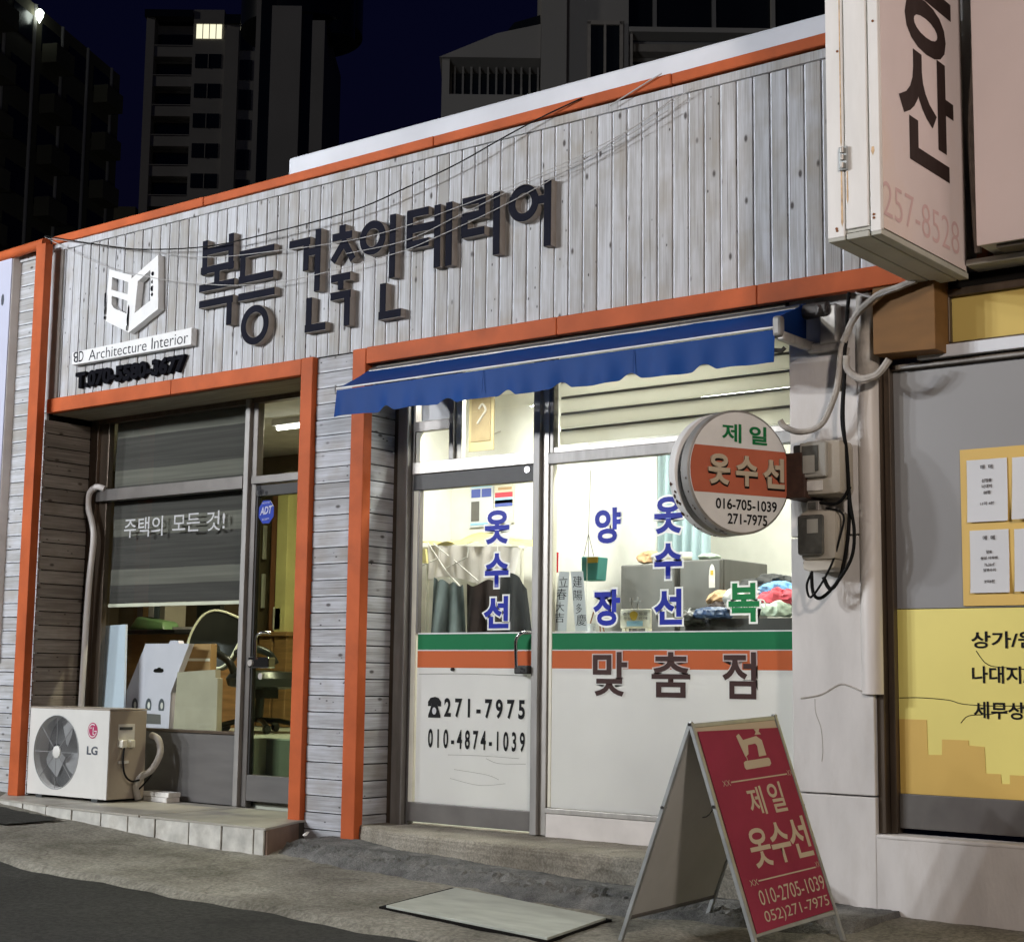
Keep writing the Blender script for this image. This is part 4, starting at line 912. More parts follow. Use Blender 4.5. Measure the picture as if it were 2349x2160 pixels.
# cables and conduits
def cable(name, pts, y, r, m, label, cat='cable', k=8, n=6, group=None):
    q = smoothline([(p[0], y(i/(len(pts)-1)) if callable(y) else y, p[1]) for i, p in enumerate(pts)], n)
    o = MB().tube(q, r, k).build(name, m, None, smooth=True); return tag(o, label, cat, group)
cable('cable', [(-3.49, 2.992), (-3.503, 2.888), (-3.508, 2.769), (-3.52, 2.686), (-3.522, 2.584), (-3.54, 2.356), (-3.519, 2.196), (-3.511, 2.039), (-3.508, 1.882), (-3.521, 1.727), (-3.558, 1.573), (-3.615, 1.502), (-3.654, 1.561)], 0.005, 0.010, 'cable', 'thick black cable along the downpipe hooking up to the lower meter')
cable('cable', [(-3.483, 2.991), (-3.495, 2.887), (-3.501, 2.768), (-3.513, 2.685), (-3.513, 2.583), (-3.525, 2.354), (-3.504, 2.09), (-3.495, 1.933), (-3.475, 1.787), (-3.489, 1.659), (-3.558, 1.548), (-3.65, 1.462), (-3.701, 1.478), (-3.711, 1.588)], -0.012, 0.009, 'cable', 'longest black cable bowing right in a wide loop below the meters')
cable('cable', [(-3.608, 1.902), (-3.513, 1.861), (-3.543, 1.723), (-3.578, 1.626), (-3.642, 1.52), (-3.70, 1.46), (-3.718, 1.522), (-3.686, 1.59)], -0.05, 0.006, 'cable', 'thin black cable looping below the lower meter at the left')
cable('cable', [(-3.70, 1.944), (-3.562, 1.925), (-3.488, 2.004)], -0.02, 0.008, 'cable', 'short black cable passing under the upper meter')
cable('conduit', [(-3.12, 3.0), (-3.17, 2.989), (-3.219, 2.976), (-3.31, 2.959), (-3.368, 2.927), (-3.425, 2.884), (-3.466, 2.835), (-3.492, 2.784), (-3.515, 2.74)], -0.02, 0.018, 'conduit', 'taped grey conduit curving down from the projecting white sign', 'conduit')
cable('conduit', [(-3.505, 2.76), (-3.532, 2.701), (-3.549, 2.567), (-3.572, 2.468), (-3.644, 2.331), (-3.752, 2.300), (-3.831, 2.33), (-3.855, 2.365)], lambda u: -0.01-0.10*max(0, u-0.5)*1.0, 0.016, 'conduit', 'beige taped conduit hooking left across the pier to the round sign', 'conduit')
cable('conduit', [(-3.515, 2.72), (-3.555, 2.60), (-3.565, 2.50)], 0.03, 0.013, 'conduit', 'short brownish conduit stub beside the black cables', 'conduit')
cable('conduit', [(-3.501, 2.667), (-3.502, 2.609), (-3.47, 2.569), (-3.421, 2.543), (-3.371, 2.545), (-3.335, 2.558), (-3.303, 2.587), (-3.274, 2.624)], -0.012, 0.019, 'conduit', 'grey taped conduit looping in a U around the downpipe', 'conduit')
cable('conduit', [(-3.44, 2.98), (-3.35, 2.945), (-3.27, 2.955), (-3.18, 2.985)], -0.03, 0.005, 'wire_grey', 'thin pale wire hanging beside the taped conduit under the sign', 'wire')
# electricity meters
def meter(label, base, d):
    t_ = thing('electricity_meter', label, 'meter', base, 'electricity meters on the pier')
    x0, x1, ya, yb, z0, z1 = d
    b_ = MB(); b_.box(x0, x1, ya, yb, z0, z1); b_.build('case', 'meter', t_, bevel=0.032, smooth=True)
    return t_
t = meter('upper beige electricity meter with grey display on the white pier', (-3.62, 0.1, 2.09), (-3.745, -3.515, -0.07, 0.098, 1.965, 2.245))
m_ = MB(); m_.box(-3.728, -3.580, -0.096, -0.066, 2.055, 2.232); m_.build('display_cover', 'meter_label', t, bevel=0.008)
m_ = MB(); m_.box(-3.712, -3.622, -0.1015, -0.095, 2.085, 2.215); m_.build('display', 'meter_glass', t, bevel=0.003)
m_ = MB(); m_.box(-3.705, -3.640, -0.1035, -0.1016, 2.075, 2.165); m_.build('label_plate', 'meter_label', t)
m_ = MB(); m_.box(-3.715, -3.612, -0.074, -0.069, 1.990, 2.040); m_.build('paper_tag', 'white_cloth', t, bevel=0.002)
t = meter('lower beige electricity meter with smoked window and pointed base', (-3.65, 0.1, 1.74), (-3.750, -3.545, -0.07, 0.098, 1.640, 1.895))
m_ = MB(); m_.box(-3.745, -3.605, -0.098, -0.066, 1.668, 1.868); m_.build('window', 'meter_glass', t, bevel=0.012)
m_ = MB(); m_.box(-3.688, -3.628, -0.1005, -0.0975, 1.775, 1.845); m_.build('label_plate', 'meter_label', t)
m_ = MB(); m_.prism([(-3.738, -0.05, 1.645), (-3.738, -0.05, 1.60), (-3.70, -0.05, 1.588), (-3.60, -0.05, 1.592), (-3.57, -0.05, 1.605), (-3.56, -0.05, 1.645)], (0, 0.14, 0)); m_.build('terminal_cover', 'meter', t, bevel=0.006)
m_ = MB(); m_.box(-3.725, -3.655, -0.03, 0.09, 1.893, 1.945); m_.build('fuse_box', 'alu', t, bevel=0.006)
m_ = MB(); m_.box(-3.716, -3.672, -0.0335, -0.029, 1.900, 1.938); m_.build('fuse_window', 'meter_glass', t, bevel=0.003)

# ------------------------------------------------------------------ round projecting sign
cS = V3((-3.92, -0.355, 2.07)); nS = V3((0.91, -0.414, 0)).normalized(); uS = V3((-nS.y, nS.x, 0)); zS = V3((0, 0, 1))
t = thing('round_sign', 'round two-sided tailor sign with orange band on a bracket by the meters', 'sign', tuple(cS))
rS = 0.312
m_ = MB(); m_.lathe(cS, -nS, [(0.0, rS-0.008), (0.004, rS), (0.062, rS), (0.066, rS-0.006)], 64); m_.build('front_case', 'alu_light', t, smooth=True)
m_ = MB(); m_.lathe(cS, -nS, [(0.067, rS-0.028), (0.112, rS-0.028)], 64); m_.build('groove', 'steel_dark', t, smooth=True)
m_ = MB(); m_.lathe(cS, -nS, [(0.113, rS-0.006), (0.117, rS), (0.170, rS), (0.177, rS-0.01)], 64); m_.build('back_case', 'sign_white', t, smooth=True)
m_ = MB(); m_.lathe(cS+nS*0.003, -nS, [(0.0, rS-0.012), (0.003, rS-0.012)], 64); fc = m_.build('face', 'white_paint', t)
def onS(u, v, off=0.0): return cS+nS*(0.0035+off)+uS*u+zS*v
z0, z1 = -0.112, 0.120; rr_ = rS-0.013
pts = []
for k in range(9): a = math.asin(z0/rr_)+(math.asin(z1/rr_)-math.asin(z0/rr_))*k/8; pts.append(onS(rr_*math.cos(a), rr_*math.sin(a), 0.001))
for k in range(9): a = math.pi-math.asin(z1/rr_)+(math.asin(z1/rr_)-math.asin(z0/rr_))*k/8; pts.append(onS(rr_*math.cos(a), rr_*math.sin(a), 0.001))
m_ = MB(); m_.add(pts, [tuple(range(len(pts)))]); m_.build('orange_band', 'salmon', t)
def ts(s_, m, u0, u1, v0, v1, b=0.03, off=0.002): text('lettering', s_, m, t, onS(u0, v0, 0), uS*(u1-u0), zS*(v1-v0), bold=b, off=off)
ts('제', 'green_ink', -0.112, 0.006, 0.145, 0.24, 0.02); ts('일', 'green_ink', 0.054, 0.163, 0.145, 0.238, 0.03)
for s_, a_, b_2 in (('옷', -0.198, -0.070), ('수', -0.034, 0.096), ('선', 0.132, 0.262)):
    ts(s_, 'black_ink', a_+0.004, b_2+0.010, -0.080, 0.078, 0.06, 0.0015)
    for k_ in range(1):
        me = glyphs(s_, 0.035, 0.05); xs = [v.co.x for v in me.vertices]; ysv = [v.co.y for v in me.vertices]; zs = [v.co.z for v in me.vertices]
        for v in me.vertices:
            q = onS(a_+(b_2-a_)*(v.co.x-min(xs))/(max(xs)-min(xs)), -0.070+0.152*(v.co.y-min(ysv))/(max(ysv)-min(ysv)), 0.001+0.011*(v.co.z-min(zs))/(max(zs)-min(zs))) if False else None
        X0, X1, Y0, Y1, Z0, Z1 = min(xs), max(xs), min(ysv), max(ysv), min(zs), max(zs)
        for v in me.vertices:
            v.co = onS(a_+(b_2-a_)*(v.co.x-X0)/(X1-X0), -0.070+0.152*(v.co.y-Y0)/(Y1-Y0), 0.001+0.011*(v.co.z-Z0)/(Z1-Z0))-V3(ORG[t.name])
        me.materials.clear(); me.materials.append(M['cream_ink']); me.materials.append(M['cream_ink']); link('raised_letter', me, t)
ts('016-705-1039', 'black_ink', -0.150, 0.220, -0.190, -0.136, 0.02); ts('271-7975', 'black_ink', -0.080, 0.160, -0.262, -0.208, 0.02)
m_ = MB(); pB = cS+uS*rS*0.94
m_.box(pB.x-0.01, pB.x+0.10, -0.10, 0.10, 1.955, 2.185); m_.build('bracket', 'dark_rust', t, bevel=0.004)
m_ = MB(); m_.box(pB.x+0.03, pB.x+0.075, -0.09, -0.02, 2.15, 2.225); m_.build('bracket_bolt', 'steel_dark', t, bevel=0.01)
m_ = MB(); rn2 = random.Random(5)   # flaked dirt along the lower left rim
for k_ in range(46):
    a = math.radians(rn2.uniform(188, 262)); h = rn2.uniform(0.012, 0.16); w_ = rn2.uniform(0.006, 0.022)
    if 0.045 < h < 0.125: continue
    q = [cS-nS*(h+hh)+(uS*math.cos(a+aa)+zS*math.sin(a+aa))*(rS+0.0012) for aa, hh in ((-w_*2.4, 0), (-w_*0.6, -w_*0.6), (w_*2.0, -w_*0.2), (w_*2.4, w_*0.4), (0, w_*0.7))]
    m_.add(q, [tuple(range(5))])
m_.build('flaked_paint', 'dark_rust', t)

# ------------------------------------------------------------------ tall projecting sign box
t = thing('projecting_sign', 'tall white sign box projecting over the street with dark Korean letters', 'sign', (-3.03, -0.45, 3.0))
X0, X1, Y0, Y1, Z0, Z1 = -3.16, -2.902, -0.885, 0.10, 3.02, 5.4
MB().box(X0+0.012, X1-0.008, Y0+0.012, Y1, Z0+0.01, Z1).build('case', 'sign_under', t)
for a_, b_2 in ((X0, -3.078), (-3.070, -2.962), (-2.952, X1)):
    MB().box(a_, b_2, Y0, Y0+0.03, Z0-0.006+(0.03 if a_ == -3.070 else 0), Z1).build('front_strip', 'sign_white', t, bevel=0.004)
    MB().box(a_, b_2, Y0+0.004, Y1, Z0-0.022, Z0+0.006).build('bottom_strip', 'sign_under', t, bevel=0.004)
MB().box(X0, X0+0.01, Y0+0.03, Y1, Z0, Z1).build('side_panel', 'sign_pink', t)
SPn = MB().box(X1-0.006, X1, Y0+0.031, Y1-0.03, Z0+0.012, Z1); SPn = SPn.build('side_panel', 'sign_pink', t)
def fs(s_, m, y0, y1, z0, z1, b=0.02): return text('lettering', s_, m, SPn, (X1, y0, z0), (0, y1-y0, 0), (0, 0, z1-z0), bold=b, off=0.0015)
fs('산', 'darkbrown_ink', -0.675, -0.045, 3.425, 4.005, 0.03); fs('동', 'darkbrown_ink', -0.66, -0.05, 3.99, 4.62, 0.03); fs('부', 'darkbrown_ink', -0.675, -0.045, 4.80, 5.35, 0.03)
M['faded_pink'] = flat('faded_pink_print', (0.66, 0.46, 0.46), 0.6)
fs('257-8528', 'faded_pink', -0.86, -0.01, 3.09, 3.25, -0.008)
MB().box(-3.095, -3.052, Y0-0.014, Y0, 3.315, 3.425).build('hinge', 'galv', t, bevel=0.004)
m_ = MB()
for z_ in (3.335, 3.372, 3.405): m_.cyl((-3.074, Y0-0.02, z_-0.012), (-3.074, Y0-0.02, z_+0.012), 0.009, k=10)
m_.build('hinge_pin', 'alu', t, smooth=True)
m_ = MB()
for x_, z_ in ((-2.925, 3.98), (-2.935, 3.09), (-2.935, 3.075), (-3.10, 3.88), (-3.115, 3.055), (-3.113, 3.045)): m_.cyl((x_, Y0+0.001, z_), (x_, Y0-0.003, z_), 0.006, k=8)
m_.build('screw', 'rust', t)
m_ = MB()
for x_, a_, b_2, w_ in ((-3.088, 3.06, 3.32, 0.010), (-3.088, 3.43, 4.9, 0.006), (-3.060, 3.16, 3.31, 0.008), (-2.935, 3.36, 3.40, 0.016)):
    m_.prism([(x_-w_/2, Y0-0.0012, a_+0.02), (x_, Y0-0.0012, a_), (x_+w_/2, Y0-0.0012, a_+0.02), (x_+w_/3, Y0-0.0012, b_2), (x_-w_/3, Y0-0.0012, b_2)], (0, 0.001, 0))
M['rust_stain'] = mat('rust_stain', (0.62, 0.42, 0.24), 0.6, var=0.4, scale=30)
m_.build('rust_streak', 'rust_stain', t)
# big pink sign panel at the upper right
t = thing('facade_sign', 'large faded pink signboard at the upper right above the yellow window', 'sign', (-1.0, 0.1, 3.1))
MB().box(-2.775, 3.5, -0.09, 0.20, 3.105, 5.2).build('case', 'sign_under', t)
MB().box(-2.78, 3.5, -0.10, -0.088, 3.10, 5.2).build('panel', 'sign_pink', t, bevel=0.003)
MB().box(-2.70, 3.5, -0.06, 0.18, 3.086, 3.102).build('bottom_tray', 'alu_dark', t)
m_ = MB(); m_.tube(smoothline([(-2.84, 0.10, 4.6), (-2.845, 0.10, 4.1), (-2.87, 0.10, 3.75), (-2.86, 0.10, 3.3), (-2.85, 0.10, 3.12)], 6), 0.018, 8); tag(m_.build('conduit', 'conduit', None, smooth=True), 'grey conduit in the gap between the two sign boxes', 'conduit')
m_ = MB(); m_.box(-2.885, -2.83, 0.16, 0.25, 3.09, 3.75); tag(m_.build('rusty_bracket', 'rust', None, bevel=0.004), 'rusty bracket in the dark gap beside the pink signboard', 'bracket')

# lightbox of the shop at far left
t = thing('lightbox_sign', 'tall pale lavender lightbox sign at the far left edge', 'sign', (-11.2, 0.0, 1.1))
MB().box(-12.2, -10.64, -0.036, 0.056, 1.13, 4.305).build('case', 'lightbox_side', t, bevel=0.006)
MB().box(-12.19, -10.645, -0.046, -0.037, 1.14, 4.295).build('face', 'lightbox', t, bevel=0.003)
MB().box(-12.1, -10.76, -0.0495, -0.047, 1.9, 3.62).build('dark_panel', 'kick', t)  # dark vertical panel on the box face
MB().add([(-10.74+0.02*math.cos(a), -0.0475, 3.95+0.05*math.sin(a)) for a in [i*math.pi/4 for i in range(8)]], [tuple(range(8))]).build('scuff', 'logo_grey', t)
# ------------------------------------------------------------------ air conditioner outdoor unit
t = thing('air_conditioner', 'cream outdoor air conditioner unit on the tiled step by the orange post', 'air conditioner', (-9.62, 0.1, 0.136))
ax0, ax1, ay, az0, az1 = -10.085, -9.162, -0.055, 0.158, 0.775
fcx, fcz, fr_ = -9.757, 0.466, 0.262
bm = bmesh.new(); og = V3(ORG[t.name])
outer = [(ax0, az0), (ax1, az0), (ax1, az1), (ax0, az1)]
ov = [bm.verts.new(V3((x_, ay, z_))-og) for x_, z_ in outer]; oe = [bm.edges.new((ov[i], ov[(i+1) % 4])) for i in range(4)]
NN = 48; iv = [bm.verts.new(V3((fcx+fr_*math.cos(2*math.pi*i/NN), ay, fcz+fr_*math.sin(2*math.pi*i/NN)))-og) for i in range(NN)]
ie = [bm.edges.new((iv[i], iv[(i+1) % NN])) for i in range(NN)]
bmesh.ops.triangle_fill(bm, use_beauty=True, edges=oe+ie)
bk = [bm.verts.new(V3((fcx+(fr_-0.012)*math.cos(2*math.pi*i/NN), ay+0.04, fcz+(fr_-0.012)*math.sin(2*math.pi*i/NN)))-og) for i in range(NN)]
for i in range(NN): bm.faces.new((iv[i], iv[(i+1) % NN], bk[(i+1) % NN], bk[i]))
bmesh.ops.recalc_face_normals(bm, faces=bm.faces)
me = bpy.data.meshes.new('front_panel'); bm.to_mesh(me); bm.free(); me.materials.append(M['ac_white']); link('front_panel', me, t)
cb = MB(); cb.box(ax0+0.001, ax1-0.002, ay+0.20, ay+0.325, az0, az1-0.002); cb.box(ax0+0.001, ax0+0.012, ay+0.001, ay+0.2, az0, az1-0.002); cb.box(ax0+0.012, ax1-0.002, ay+0.001, ay+0.2, az1-0.014, az1-0.002); cb.box(ax0+0.012, ax1-0.002, ay+0.001, ay+0.2, az0, az0+0.012)
cb.build('case', 'ac_white', t)
MB().box(ax0-0.004, ax1+0.003, ay-0.004, ay+0.33, az1, az1+0.012).build('lid', 'ac_shaded', t, bevel=0.005)
MB().box(ax1-0.002, ax1+0.004, ay+0.003, ay+0.325, az0, az1-0.003).build('side_panel', 'ac_shaded', t, bevel=0.002)
MB().cyl((fcx, ay+0.13, fcz), (fcx, ay+0.135, fcz), fr_+0.01, k=48).build('coil', 'ac_dark', t)
fb = MB()
for k in range(3):
    a0 = math.radians(75+120*k); pr_ = []
    for j in range(9):
        s_ = j/8; r1 = 0.05+(0.185)*math.sin(s_*math.pi*0.5); 
    inner = []; outer_ = []
    for j in range(9):
        s_ = j/8; aa = a0-0.45+s_*1.15
        ri = 0.05; ro = 0.06+0.185*math.sin(min(1, s_*1.35+0.1)*math.pi*0.62)
        inner.append((fcx+ri*math.cos(aa), ay+0.075+0.03*s_, fcz+ri*math.sin(aa))); outer_.append((fcx+ro*math.cos(aa), ay+0.065+0.05*s_, fcz+ro*math.sin(aa)))
    fb.add(inner+outer_, [(j, j+1, 9+j+1, 9+j) for j in range(8)])
fb.build('fan_blade', 'ac_fan', t, smooth=True)
gr = MB()
for k in range(26): 
    r_ = 0.065+0.0075*k; gr.tube([(fcx+r_*math.cos(a), ay+0.006, fcz+r_*math.sin(a)) for a in [i*2*math.pi/40 for i in range(40)]], 0.0011, 4, closed=True)
for k in range(8):
    a = math.pi*k/4; gr.tube([(fcx+0.04*math.cos(a), ay+0.002, fcz+0.04*math.sin(a)), (fcx+(fr_-0.004)*math.cos(a), ay+0.002, fcz+(fr_-0.004)*math.sin(a))], 0.0025, 5)
gr.build('fan_grille', 'grille', t)
gr = MB(); gr.tube([(fcx+(fr_+0.001)*math.cos(a), ay-0.001, fcz+(fr_+0.001)*math.sin(a)) for a in [i*2*math.pi/48 for i in range(48)]], 0.004, 6, closed=True); gr.build('grille_ring', 'ac_fan', t, smooth=True)
MB().lathe((fcx, ay-0.002, fcz), (0, 1, 0), [(0, 0.035), (0.004, 0.044), (0.014, 0.046)], 28).build('grille_hub', 'ac_white', t, smooth=True)
lg = MB(); lg.add([(-9.343+0.056*math.cos(a), ay-0.0015, 0.632+0.056*math.sin(a)) for a in [i*math.pi/16 for i in range(32)]], [tuple(range(32))]); LO = lg.build('logo_disc', 'logo_red', t)
lg = MB()
def arc(cx, cz, r_, a0, a1, w_, n_=20):
    vs_ = []
    for i in range(n_+1):
        a = a0+(a1-a0)*i/n_; vs_ += [(cx+(r_-w_)*math.cos(a), ay-0.003, cz+(r_-w_)*math.sin(a)), (cx+r_*math.cos(a), ay-0.003, cz+r_*math.sin(a))]
    lg.add(vs_, [(2*i, 2*i+1, 2*i+3, 2*i+2) for i in range(n_)])
arc(-9.343, 0.632, 0.047, math.radians(60), math.radians(345), 0.006); lg.box(-9.340, -9.334, ay-0.0032, ay-0.002, 0.607, 0.655); lg.box(-9.340, -9.320, ay-0.0034, ay-0.002, 0.604, 0.610); lg.box(-9.326, -9.297, ay-0.0032, ay-0.002, 0.625, 0.631)
lg.add([(-9.362+0.006*math.cos(a), ay-0.003, 0.65+0.006*math.sin(a)) for a in [i*math.pi/4 for i in range(8)]], [tuple(range(8))]); lg.build('logo_mark', 'white_paint', t)
ftext('lettering', 'LG', 'logo_grey', t, -9.400, -9.278, 0.462, 0.522, ay, bold=0.03, off=0.0015)
sx = ax1+0.004
MB().box(sx, sx+0.004, 0.02, 0.165, 0.52, 0.68).build('service_recess', 'ac_white', t, bevel=0.002)
MB().box(sx+0.003, sx+0.010, 0.03, 0.14, 0.64, 0.66).build('service_slot', 'ac_dark', t)
for y_ in (0.045, 0.115): MB().box(sx, sx+0.055, y_-0.024, y_+0.022, 0.515, 0.572).build('valve', 'ivory', t, bevel=0.01)
MB().box(sx, sx+0.008, 0.03, 0.12, 0.405, 0.425).build('cover_tab', 'ac_white', t, bevel=0.002)
MB().tube(smoothline([(sx+0.045, 0.045, 0.52), (sx+0.05, 0.035, 0.42), (sx+0.06, 0.05, 0.33), (sx+0.07, 0.10, 0.285), (sx+0.07, 0.17, 0.29)], 6), 0.007, 8).build('power_cord', 'cable', t, smooth=True)
MB().tube(smoothline([(sx+0.02, 0.30, 0.60), (sx+0.09, 0.31, 0.57), (sx+0.125, 0.30, 0.47), (sx+0.10, 0.25, 0.36), (sx+0.06, 0.19, 0.31), (sx+0.02, 0.18, 0.24), (sx+0.03, 0.20, 0.15)], 6), 0.024, 10).build('insulated_pipe', 'conduit', t, smooth=True)
MB().tube(smoothline([(sx+0.10, 0.30, 0.45), (sx+0.08, 0.27, 0.33), (sx+0.05, 0.22, 0.25), (sx+0.02, 0.17, 0.20)], 6), 0.006, 8).build('drain_cord', 'cable', t, smooth=True)
for x_ in (ax0+0.12, ax1-0.16): MB().box(x_, x_+0.07, ay-0.005, ay+0.33, 0.136, 0.158).build('foot', 'ac_dark', t)
# stack of boards on the step beside the unit
for k, (lb, z_, m) in enumerate((('thin book lying at the bottom of the small stack on the step', 0.137, 'white_cloth'), ('thin book lying on top of the small stack on the step', 0.172, 'white_cloth'))):
    b_ = MB(); c_ = V3((-9.02, 0.33, z_)); ang = -0.1+0.08*k
    ca, sa = math.cos(ang), math.sin(ang)
    q = [(c_.x+a*ca-b*sa, c_.y+a*sa+b*ca) for a, b in ((-0.16, -0.055), (0.13, -0.055), (0.13, 0.055), (-0.16, 0.055))]
    b_.hexa([(x_, y_, z_) for x_, y_ in q]+[(x_, y_, z_+0.033) for x_, y_ in q]); tag(b_.build('book', m, None, bevel=0.003), lb, 'book')
# white insulated pipe at the left jamb
m_ = MB(); m_.tube(smoothline([(-9.93, 0.40, 2.44), (-9.99, 0.37, 2.455), (-10.06, 0.36, 2.41), (-10.068, 0.36, 2.31), (-10.01, 0.36, 2.17), (-9.985, 0.36, 2.04), (-10.015, 0.36, 1.71), (-10.03, 0.36, 1.31), (-10.04, 0.36, 0.80), (-10.04, 0.36, 0.5)], 6), 0.024, 10)
tag(m_.build('insulated_pipe', 'pvc', None, smooth=True), 'white insulated pipe running down beside the left shop window', 'pipe')

# ------------------------------------------------------------------ A-frame pavement sign
A_, B_, Cc, D_ = V3((-4.049, -1.215, 0)), V3((-4.017, -0.531, 0)), V3((-3.324, -1.248, 0)), V3((-3.293, -0.565, 0))
for q in (A_, B_, Cc, D_): q.z = ground(q.x, q.y)+0.006
A_.z, B_.z, Cc.z, D_.z = -0.115, -0.082, -0.113, -0.082
H1, H2 = V3((-3.644, -1.234, 0.86)), V3((-3.613, -0.55, 0.887))
t = thing('pavement_sign', 'red and cream folding pavement sign of the tailor standing on the kerb', 'sign', (-3.66, -0.9, -0.1))
U_ = (H2-H1).normalized(); Wd = (H2-H1).length
def panel_axes(c, n_sign):
    v = H1-c; v -= U_*v.dot(U_); L_ = v.length; v.normalize(); return v, L_, U_.cross(v)*n_sign
vR, LR, nR = panel_axes(Cc, 1)      # normal to the right, towards the viewer
vL, LL, nL = panel_axes(A_, -1)
def Rp(u, v, off=0.0): return Cc+U_*u+vR*v+nR*off
def Lp(u, v, off=0.0): return A_+U_*u+vL*v+nL*off
def legs(P, L_):
    for u in (0.0, Wd):
        m_ = MB(); m_.slab(P(u-0.010, -0.02, 0.010), P(u+0.010, -0.02, 0.010), P(u+0.010, L_+0.005, 0.010), P(u-0.010, L_+0.005, 0.010), P(0, 0, -0.010)-P(0, 0, 0.010)); m_.build('leg', 'galv', t, bevel=0.003)
legs(Rp, LR); legs(Lp, LL)
def rail(P, v, m='galv'): m_ = MB(); m_.slab(P(0.012, v-0.010, 0.008), P(Wd-0.012, v-0.010, 0.008), P(Wd-0.012, v+0.010, 0.008), P(0.012, v+0.010, 0.008), P(0, 0, -0.008)-P(0, 0, 0.008)); m_.build('rail', m, t, bevel=0.003)
rail(Rp, 0.115); rail(Rp, LR-0.012); rail(Lp, 0.13, 'alu_dark'); rail(Lp, LL-0.014)
m_ = MB(); m_.slab(Rp(0.014, 0.125, 0.004), Rp(Wd-0.014, 0.125, 0.004), Rp(Wd-0.014, LR-0.004, 0.004), Rp(0.014, LR-0.004, 0.004), nR*-0.008); RP = m_.build('panel', 'cream_ink', t)
m_ = MB(); m_.slab(Rp(0.018, 0.118, 0.0115), Rp(Wd-0.022, 0.128, 0.0115), Rp(Wd-0.020, LR-0.060, 0.0115), Rp(0.018, LR-0.040, 0.0115), nR*-0.002); m_.build('red_panel', 'red_panel', t)
m_ = MB(); m_.slab(Lp(0.014, 0.14, 0.004), Lp(Wd-0.014, 0.14, 0.004), Lp(Wd-0.014, LL-0.02, 0.004), Lp(0.014, LL-0.02, 0.004), nL*-0.008); m_.build('back_panel', 'board_back', t)
def tb(s_, u0, u1, v0, v1, b=0.02): text('lettering', s_, 'cream_ink', t, Rp(u0, v0, 0.0118), U_*(u1-u0), vR*(v1-v0), bold=b, off=0.001)
tb('제', 0.245, 0.370, 0.590, 0.716, 0.015); tb('일', 0.415, 0.540, 0.588, 0.722, 0.015)
tb('옷', 0.150, 0.310, 0.372, 0.540, 0.02); tb('수', 0.320, 0.478, 0.372, 0.548, 0.02); tb('선', 0.480, 0.645, 0.375, 0.556, 0.02)
tb('010-2705-1039', 0.110, 0.652, 0.222, 0.285, 0.0); tb('052)271-7975', 0.108, 0.645, 0.138, 0.198, 0.0)
tb('XX', 0.088, 0.148, 0.735, 0.760, -0.01); tb('XX', 0.625, 0.668, 0.740, 0.765, -0.01); tb('XX', 0.072, 0.135, 0.308, 0.333, -0.01); tb('XX', 0.625, 0.662, 0.320, 0.345, -0.01)
for v_, a_, b_2 in ((0.748, 0.155, 0.620), (0.322, 0.140, 0.620)): m_ = MB(); m_.slab(Rp(a_, v_-0.0025, 0.0135), Rp(b_2, v_-0.0025, 0.0135), Rp(b_2, v_+0.0035, 0.0135), Rp(a_, v_+0.0035, 0.0135), nR*-0.001); m_.build('dividing_line', 'cream_ink', t)
ic = MB(); P2 = [(0.300, 0.945), (0.325, 0.955), (0.345, 0.925), (0.46, 0.936), (0.497, 0.915), (0.497, 0.845), (0.435, 0.843), (0.445, 0.892), (0.435, 0.903), (0.372, 0.900), (0.355, 0.860), (0.325, 0.848), (0.312, 0.895)]
ic.prism([Rp(u, v, 0.0135) for u, v in P2], nR*-0.001)
ic.prism([Rp(u, v, 0.0135) for u, v in ((0.303, 0.793), (0.500, 0.796), (0.516, 0.806), (0.516, 0.826), (0.505, 0.833), (0.313, 0.831), (0.298, 0.825), (0.294, 0.803))], nR*-0.001)
ic.prism([Rp(u, v, 0.0135) for u, v in ((0.452, 0.942), (0.505, 0.942), (0.492, 0.955), (0.505, 0.968), (0.458, 0.968), (0.468, 0.955))], nR*-0.001)
ic.prism([Rp(u, v, 0.0135) for u, v in ((0.331, 0.832), (0.335, 0.832), (0.335, 0.85), (0.331, 0.85))], nR*-0.001); ic.build('sewing_machine_mark', 'cream_ink', t)
m_ = MB()
for P, u, v in ((Rp, 0.0, 0.66), (Rp, Wd, 0.60), (Lp, 0.0, 0.66), (Rp, 0.0, LR-0.004), (Rp, Wd, LR-0.004), (Rp, Wd, 0.145)): q = P(u, v, 0.0); m_.cyl(q-U_*0.016, q+U_*0.016, 0.007, k=8)
m_.build('hinge_bolt', 'steel_dark', t)
m_ = MB(); q0, q1 = Rp(0.0, 0.66, -0.004), Lp(0.0, 0.66, -0.004); m_.tube([q0.lerp(q1, k/8)+V3((0, 0.14*math.sin(k/8*math.pi*0.6), -0.05*math.sin(math.pi*k/8))) for k in range(5)], 0.0022, 5); m_.build('stay_cord', 'cable', t)

